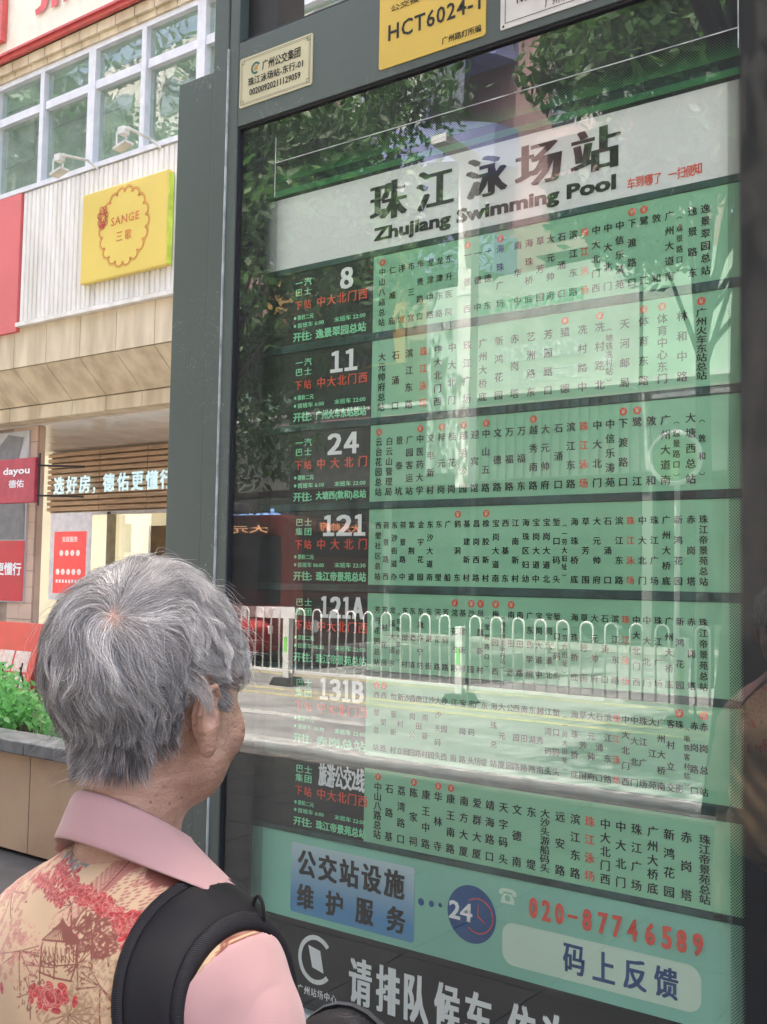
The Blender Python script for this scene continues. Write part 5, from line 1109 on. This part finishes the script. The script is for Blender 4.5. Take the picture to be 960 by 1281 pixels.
# ---- bag: padded strap over the right shoulder and the bag in front
bsl = bvh(SLV[1])
bag = thing('shoulder_bag', 'black bag hung from a wide padded strap over the right shoulder of the toile shirt', 'bag', (HX+.18, HY+.1, .9))
def strapmesh(x_of, hw, th, lift, a0, a1, n=44, prof_n=8):
    m = MB(); rows = []
    for i in range(n+1):
        a = RAD(a0+(a1-a0)*i/n); row = []
        for k in range(prof_n+1):
            u_ = -1+2*k/prof_n; x = x_of(i/n)+u_*hw; o_ = Vector((HX+x, HY-.02, 1.0)); dr = Vector((0, math.cos(a), math.sin(a)))
            hs = [h[0] for h in (bsh.ray_cast(o_+dr*.5, -dr, .5), bsl.ray_cast(o_+dr*.5, -dr, .5)) if h[0] is not None]
            p = max(hs, key=lambda q_: (q_-o_).length) if hs else o_+dr*.09
            row.append((p, dr))
        rows.append(row)
    # smooth rows
    R_ = np.array([[tuple(p) for p, _ in r] for r in rows]); D_ = np.array([[tuple(d_) for _, d_ in r] for r in rows])
    for _ in range(6):
        R_[1:-1] = (R_[:-2]+2*R_[1:-1]+R_[2:])/4; R_[:, 1:-1] = (R_[:, :-2]+2*R_[:, 1:-1]+R_[:, 2:])/4
    N = len(rows); K = prof_n+1; edge = (1-np.abs(np.linspace(-1, 1, K))**6)*.6+.4
    top = R_+D_*(lift+th*edge)[None, :, None] if np.ndim(lift) else R_+D_*(lift+th*edge[None, :, None]); bot = R_+D_*lift*.3
    vs = [tuple(p) for p in top.reshape(-1, 3)]+[tuple(p) for p in bot.reshape(-1, 3)]; o2 = N*K; fs = []
    for i in range(N-1):
        for k in range(K-1):
            a, b_, c_, d_ = i*K+k, i*K+k+1, (i+1)*K+k+1, (i+1)*K+k; fs.append((a, b_, c_, d_)); fs.append((a+o2, d_+o2, c_+o2, b_+o2))
        for k in (0, K-1):
            a, d_ = i*K+k, (i+1)*K+k; fs.append((a, d_, d_+o2, a+o2) if k == 0 else (a, a+o2, d_+o2, d_))
    m.add(vs, fs); return m
xs_ = lambda s: (.121)+.125*(1-math.sin(math.pi*min(max(s, .12), .5)))+.03*max(0, s-.5)
so_ = obj('strap', strapmesh(xs_, .023, .006, .007, 200, 20), blackn, bag, smooth=True)
obj('strap_edge', strapmesh(lambda s: xs_(s)-.0255, .0055, .0055, .0075, 200, 20, prof_n=3), blackc, bag, smooth=True); obj('strap_edge', strapmesh(lambda s: xs_(s)+.0255, .0055, .0055, .0075, 200, 20, prof_n=3), blackc, bag, smooth=True)
m = MB().ell((HX+.145, HY+.16, .885), (.10, .07, .145), 28, 20)
m.v = [(x, y, z) for x, y, z in m.v]; bb = obj('bag_body', m, blackn, bag, smooth=True)
obj('zip', MB().tube([(HX+.145+.1015*math.cos(a), HY+.16+.015, .885+.1465*math.sin(a)) for a in np.linspace(0, 2*math.pi, 33)], .0035, 6), frame_d, bag)
obj('loop', MB().tube([(HX+.135+.016*(1-math.cos(a))*.5+.004, HY+.015, 1.165+.022*math.sin(a)) for a in np.linspace(0, math.pi, 12)], .0018, 6), blackc, bag, smooth=True)
# ------------------------------------------------------------------ HAIR: strands grown over the skull
def hair():
    g = np.random.default_rng(3); V = bv
    # candidate roots: skull vertices
    L = V-[HX, HY, ZH]
    def scalp(L):
        x, y, z = np.abs(L[:, 0]), L[:, 1], L[:, 2]
        front = (y > .055) & (z < .058-.25*(x/.08)) ; ear = (x > .05) & (y > -.022) & (z < -.008) & ~((y > .010) & (y < .030) & (z > -.045))
        face = (y > .03) & (z < .0); nape = z < -.112+.5*np.clip(x-.035, 0, 1)+.5*np.clip(y+.05, 0, .05)
        side = (z < -.03) & (y > -.022) & (x > .03) & ~((y > .010) & (y < .030) & (z > -.045))
        return ~(front | ear | face | nape | side) & (z > -.16) & (x < .085)
    idx = np.where(scalp(L))[0]; n = 44000; r = V[g.choice(idx, n)]+g.normal(size=(n, 3))*.0012; r -= body.grad(r)*body.samp(r)[:, None]
    wh = np.array([.035, -.082, .044]); wh /= np.linalg.norm(wh)
    def grow(roots, seed, nst=14, wav=1.0):
        q = np.random.default_rng(seed); m = len(roots); L = roots-[HX, HY, ZH]; nz = L[:, 2]
        up = np.clip((nz+.052)/.03, 0, 1)          # 1 = long top layers, 0 = cropped nape
        ln = (.011+.008*q.random(m))*(1-up)+(.065+.045*q.random(m))*up; ln *= np.where(L[:, 1] > .02, .85, 1.0); ln *= 1-up*(1-np.clip((nz+.125)/.15, .35, 1)); ln *= np.where((np.abs(L[:, 0]) > .045) & (nz < .055) & (L[:, 1] > -.045), .36, 1.0)
        st = ln/(nst-1); P = roots.copy(); out = [P.copy()]; ph = q.uniform(0, 6.28, m); fr = q.uniform(60, 130, m); lift = .004+.013*q.random(m)*up; 
        for k in range(1, nst):
            s = k/(nst-1); N = body.grad(P); C = (P-[HX, HY, ZH]); C /= np.linalg.norm(C, axis=1)[:, None]
            away = -(wh-C*(C@wh)[:, None]); d0 = np.linalg.norm(away, axis=1)[:, None]; away /= np.maximum(d0, 1e-3); sw = np.cross(C, away)
            grav = np.array([0, .10, -1.])-0*C; near = np.clip(1-np.arccos(np.clip(C@wh, -1, 1))/1.0, 0, 1)[:, None]
            side = np.clip(C[:, :1]/.6, 0, 1)*np.array([[0, -.25, 0]])
            d = away*(.6+.5*near)+sw*(.7*near+.12)+grav*(1-near)*.9+side*(1-near)
            lat = np.cross(N, d); lat /= np.maximum(np.linalg.norm(lat, axis=1)[:, None], 1e-6)
            d = d-N*np.sum(d*N, 1)[:, None]; d /= np.maximum(np.linalg.norm(d, axis=1)[:, None], 1e-6)
            d = d+lat*(np.sin(ph+fr*s*ln)*.6*wav*up)[:, None]
            d = d+lat*((np.sin(P[:, 0]*83+P[:, 2]*61+2*np.sin(P[:, 1]*40))+np.sin(P[:, 1]*97-P[:, 2]*52+1.7))*.34*up)[:, None]
            d /= np.linalg.norm(d, axis=1)[:, None]
            P = P+d*st[:, None]; tgt = .0018+(lift*np.sin(min(s*1.25, 1)*1.5708)+.010*s*s*(1-up)*.9); P = P+N*(tgt-body.samp(P))[:, None]*.7
            out.append(P.copy())
        return np.stack(out, 1), ln
    ng = 900; G_, _ = grow(r[:ng], 11, wav=1.5); S_, ln = grow(r, 12, wav=.4)
    near = np.empty(n, int)
    for a in range(0, n, 4000):
        d = ((r[a:a+4000, None, :]-r[None, :ng, :])**2).sum(-1); near[a:a+4000] = d.argmin(1)
    w = (np.linspace(0, 1, S_.shape[1])**.9*.80)[None, :, None]; tgt = G_[near]+(r-r[near])[:, None, :]*(.9-.6*np.linspace(0, 1, S_.shape[1])[None, :, None])
    up = np.clip((r[:, 2]-ZH+.052)/.03, 0, 1)[:, None, None]
    S_ = S_*(1-w*up)+tgt*w*up
    # stray hairs
    k = g.choice(n, 1100, replace=False); nn_ = body.grad(r[k]); s_ = np.linspace(0, 1, S_.shape[1])[None, :, None]
    S_[k] = S_[k]+nn_[:, None, :]*s_**1.5*(.006+.022*g.random(1100)**2)[:, None, None]+np.sin(s_*5+g.uniform(0, 6, (1100, 1, 1)))*g.normal(size=(1100, 1, 3))*.005*s_
    return S_, np.clip((.5*np.random.default_rng(8).random(ng)**1.3)[near]+.62*g.random(n)-.14+.22*np.clip((r[:, 2]-ZH+.05)/.08, 0, 1), 0, 1)
S_, shade_ = hair()
hc = bpy.data.hair_curves.new('hair'); hc.add_curves([S_.shape[1]]*len(S_)); ho = bpy.data.objects.new('hair', hc); COL.objects.link(ho); ho.parent = person
hc.attributes['position'].data.foreach_set('vector', (S_-np.array(wloc(person))).astype(np.float32).ravel())
ra = hc.attributes.new('radius', 'FLOAT', 'POINT') if 'radius' not in hc.attributes else hc.attributes['radius']
rd_ = (np.linspace(1, .35, S_.shape[1])[None, :]*rng.uniform(.00009, .0002, (len(S_), 1))).astype(np.float32); ra.data.foreach_set('value', rd_.ravel())
sa_ = hc.attributes.new('shade', 'FLOAT', 'CURVE'); sa_.data.foreach_set('value', shade_.astype(np.float32))
hm = bpy.data.materials.new('grey_hair'); hm.use_nodes = True; t = NT(hm); b = t.n['Principled BSDF']; hi = t.new('ShaderNodeAttribute'); hi.attribute_name = 'shade'; rp = t.new('ShaderNodeValToRGB'); t.l.new(hi.outputs['Fac'], rp.inputs[0])
e = rp.color_ramp.elements; e[0].color = (.05, .047, .045, 1); e[1].color = (.92, .90, .87, 1); e[1].position = .97; x_ = e.new(.35); x_.color = (.17, .165, .165, 1); x_ = e.new(.7); x_.color = (.50, .49, .48, 1)
t.l.new(rp.outputs[0], b.inputs['Base Color']); b.inputs['Roughness'].default_value = .38; b.inputs['Specular IOR Level'].default_value = .6
hc.materials.append(hm)
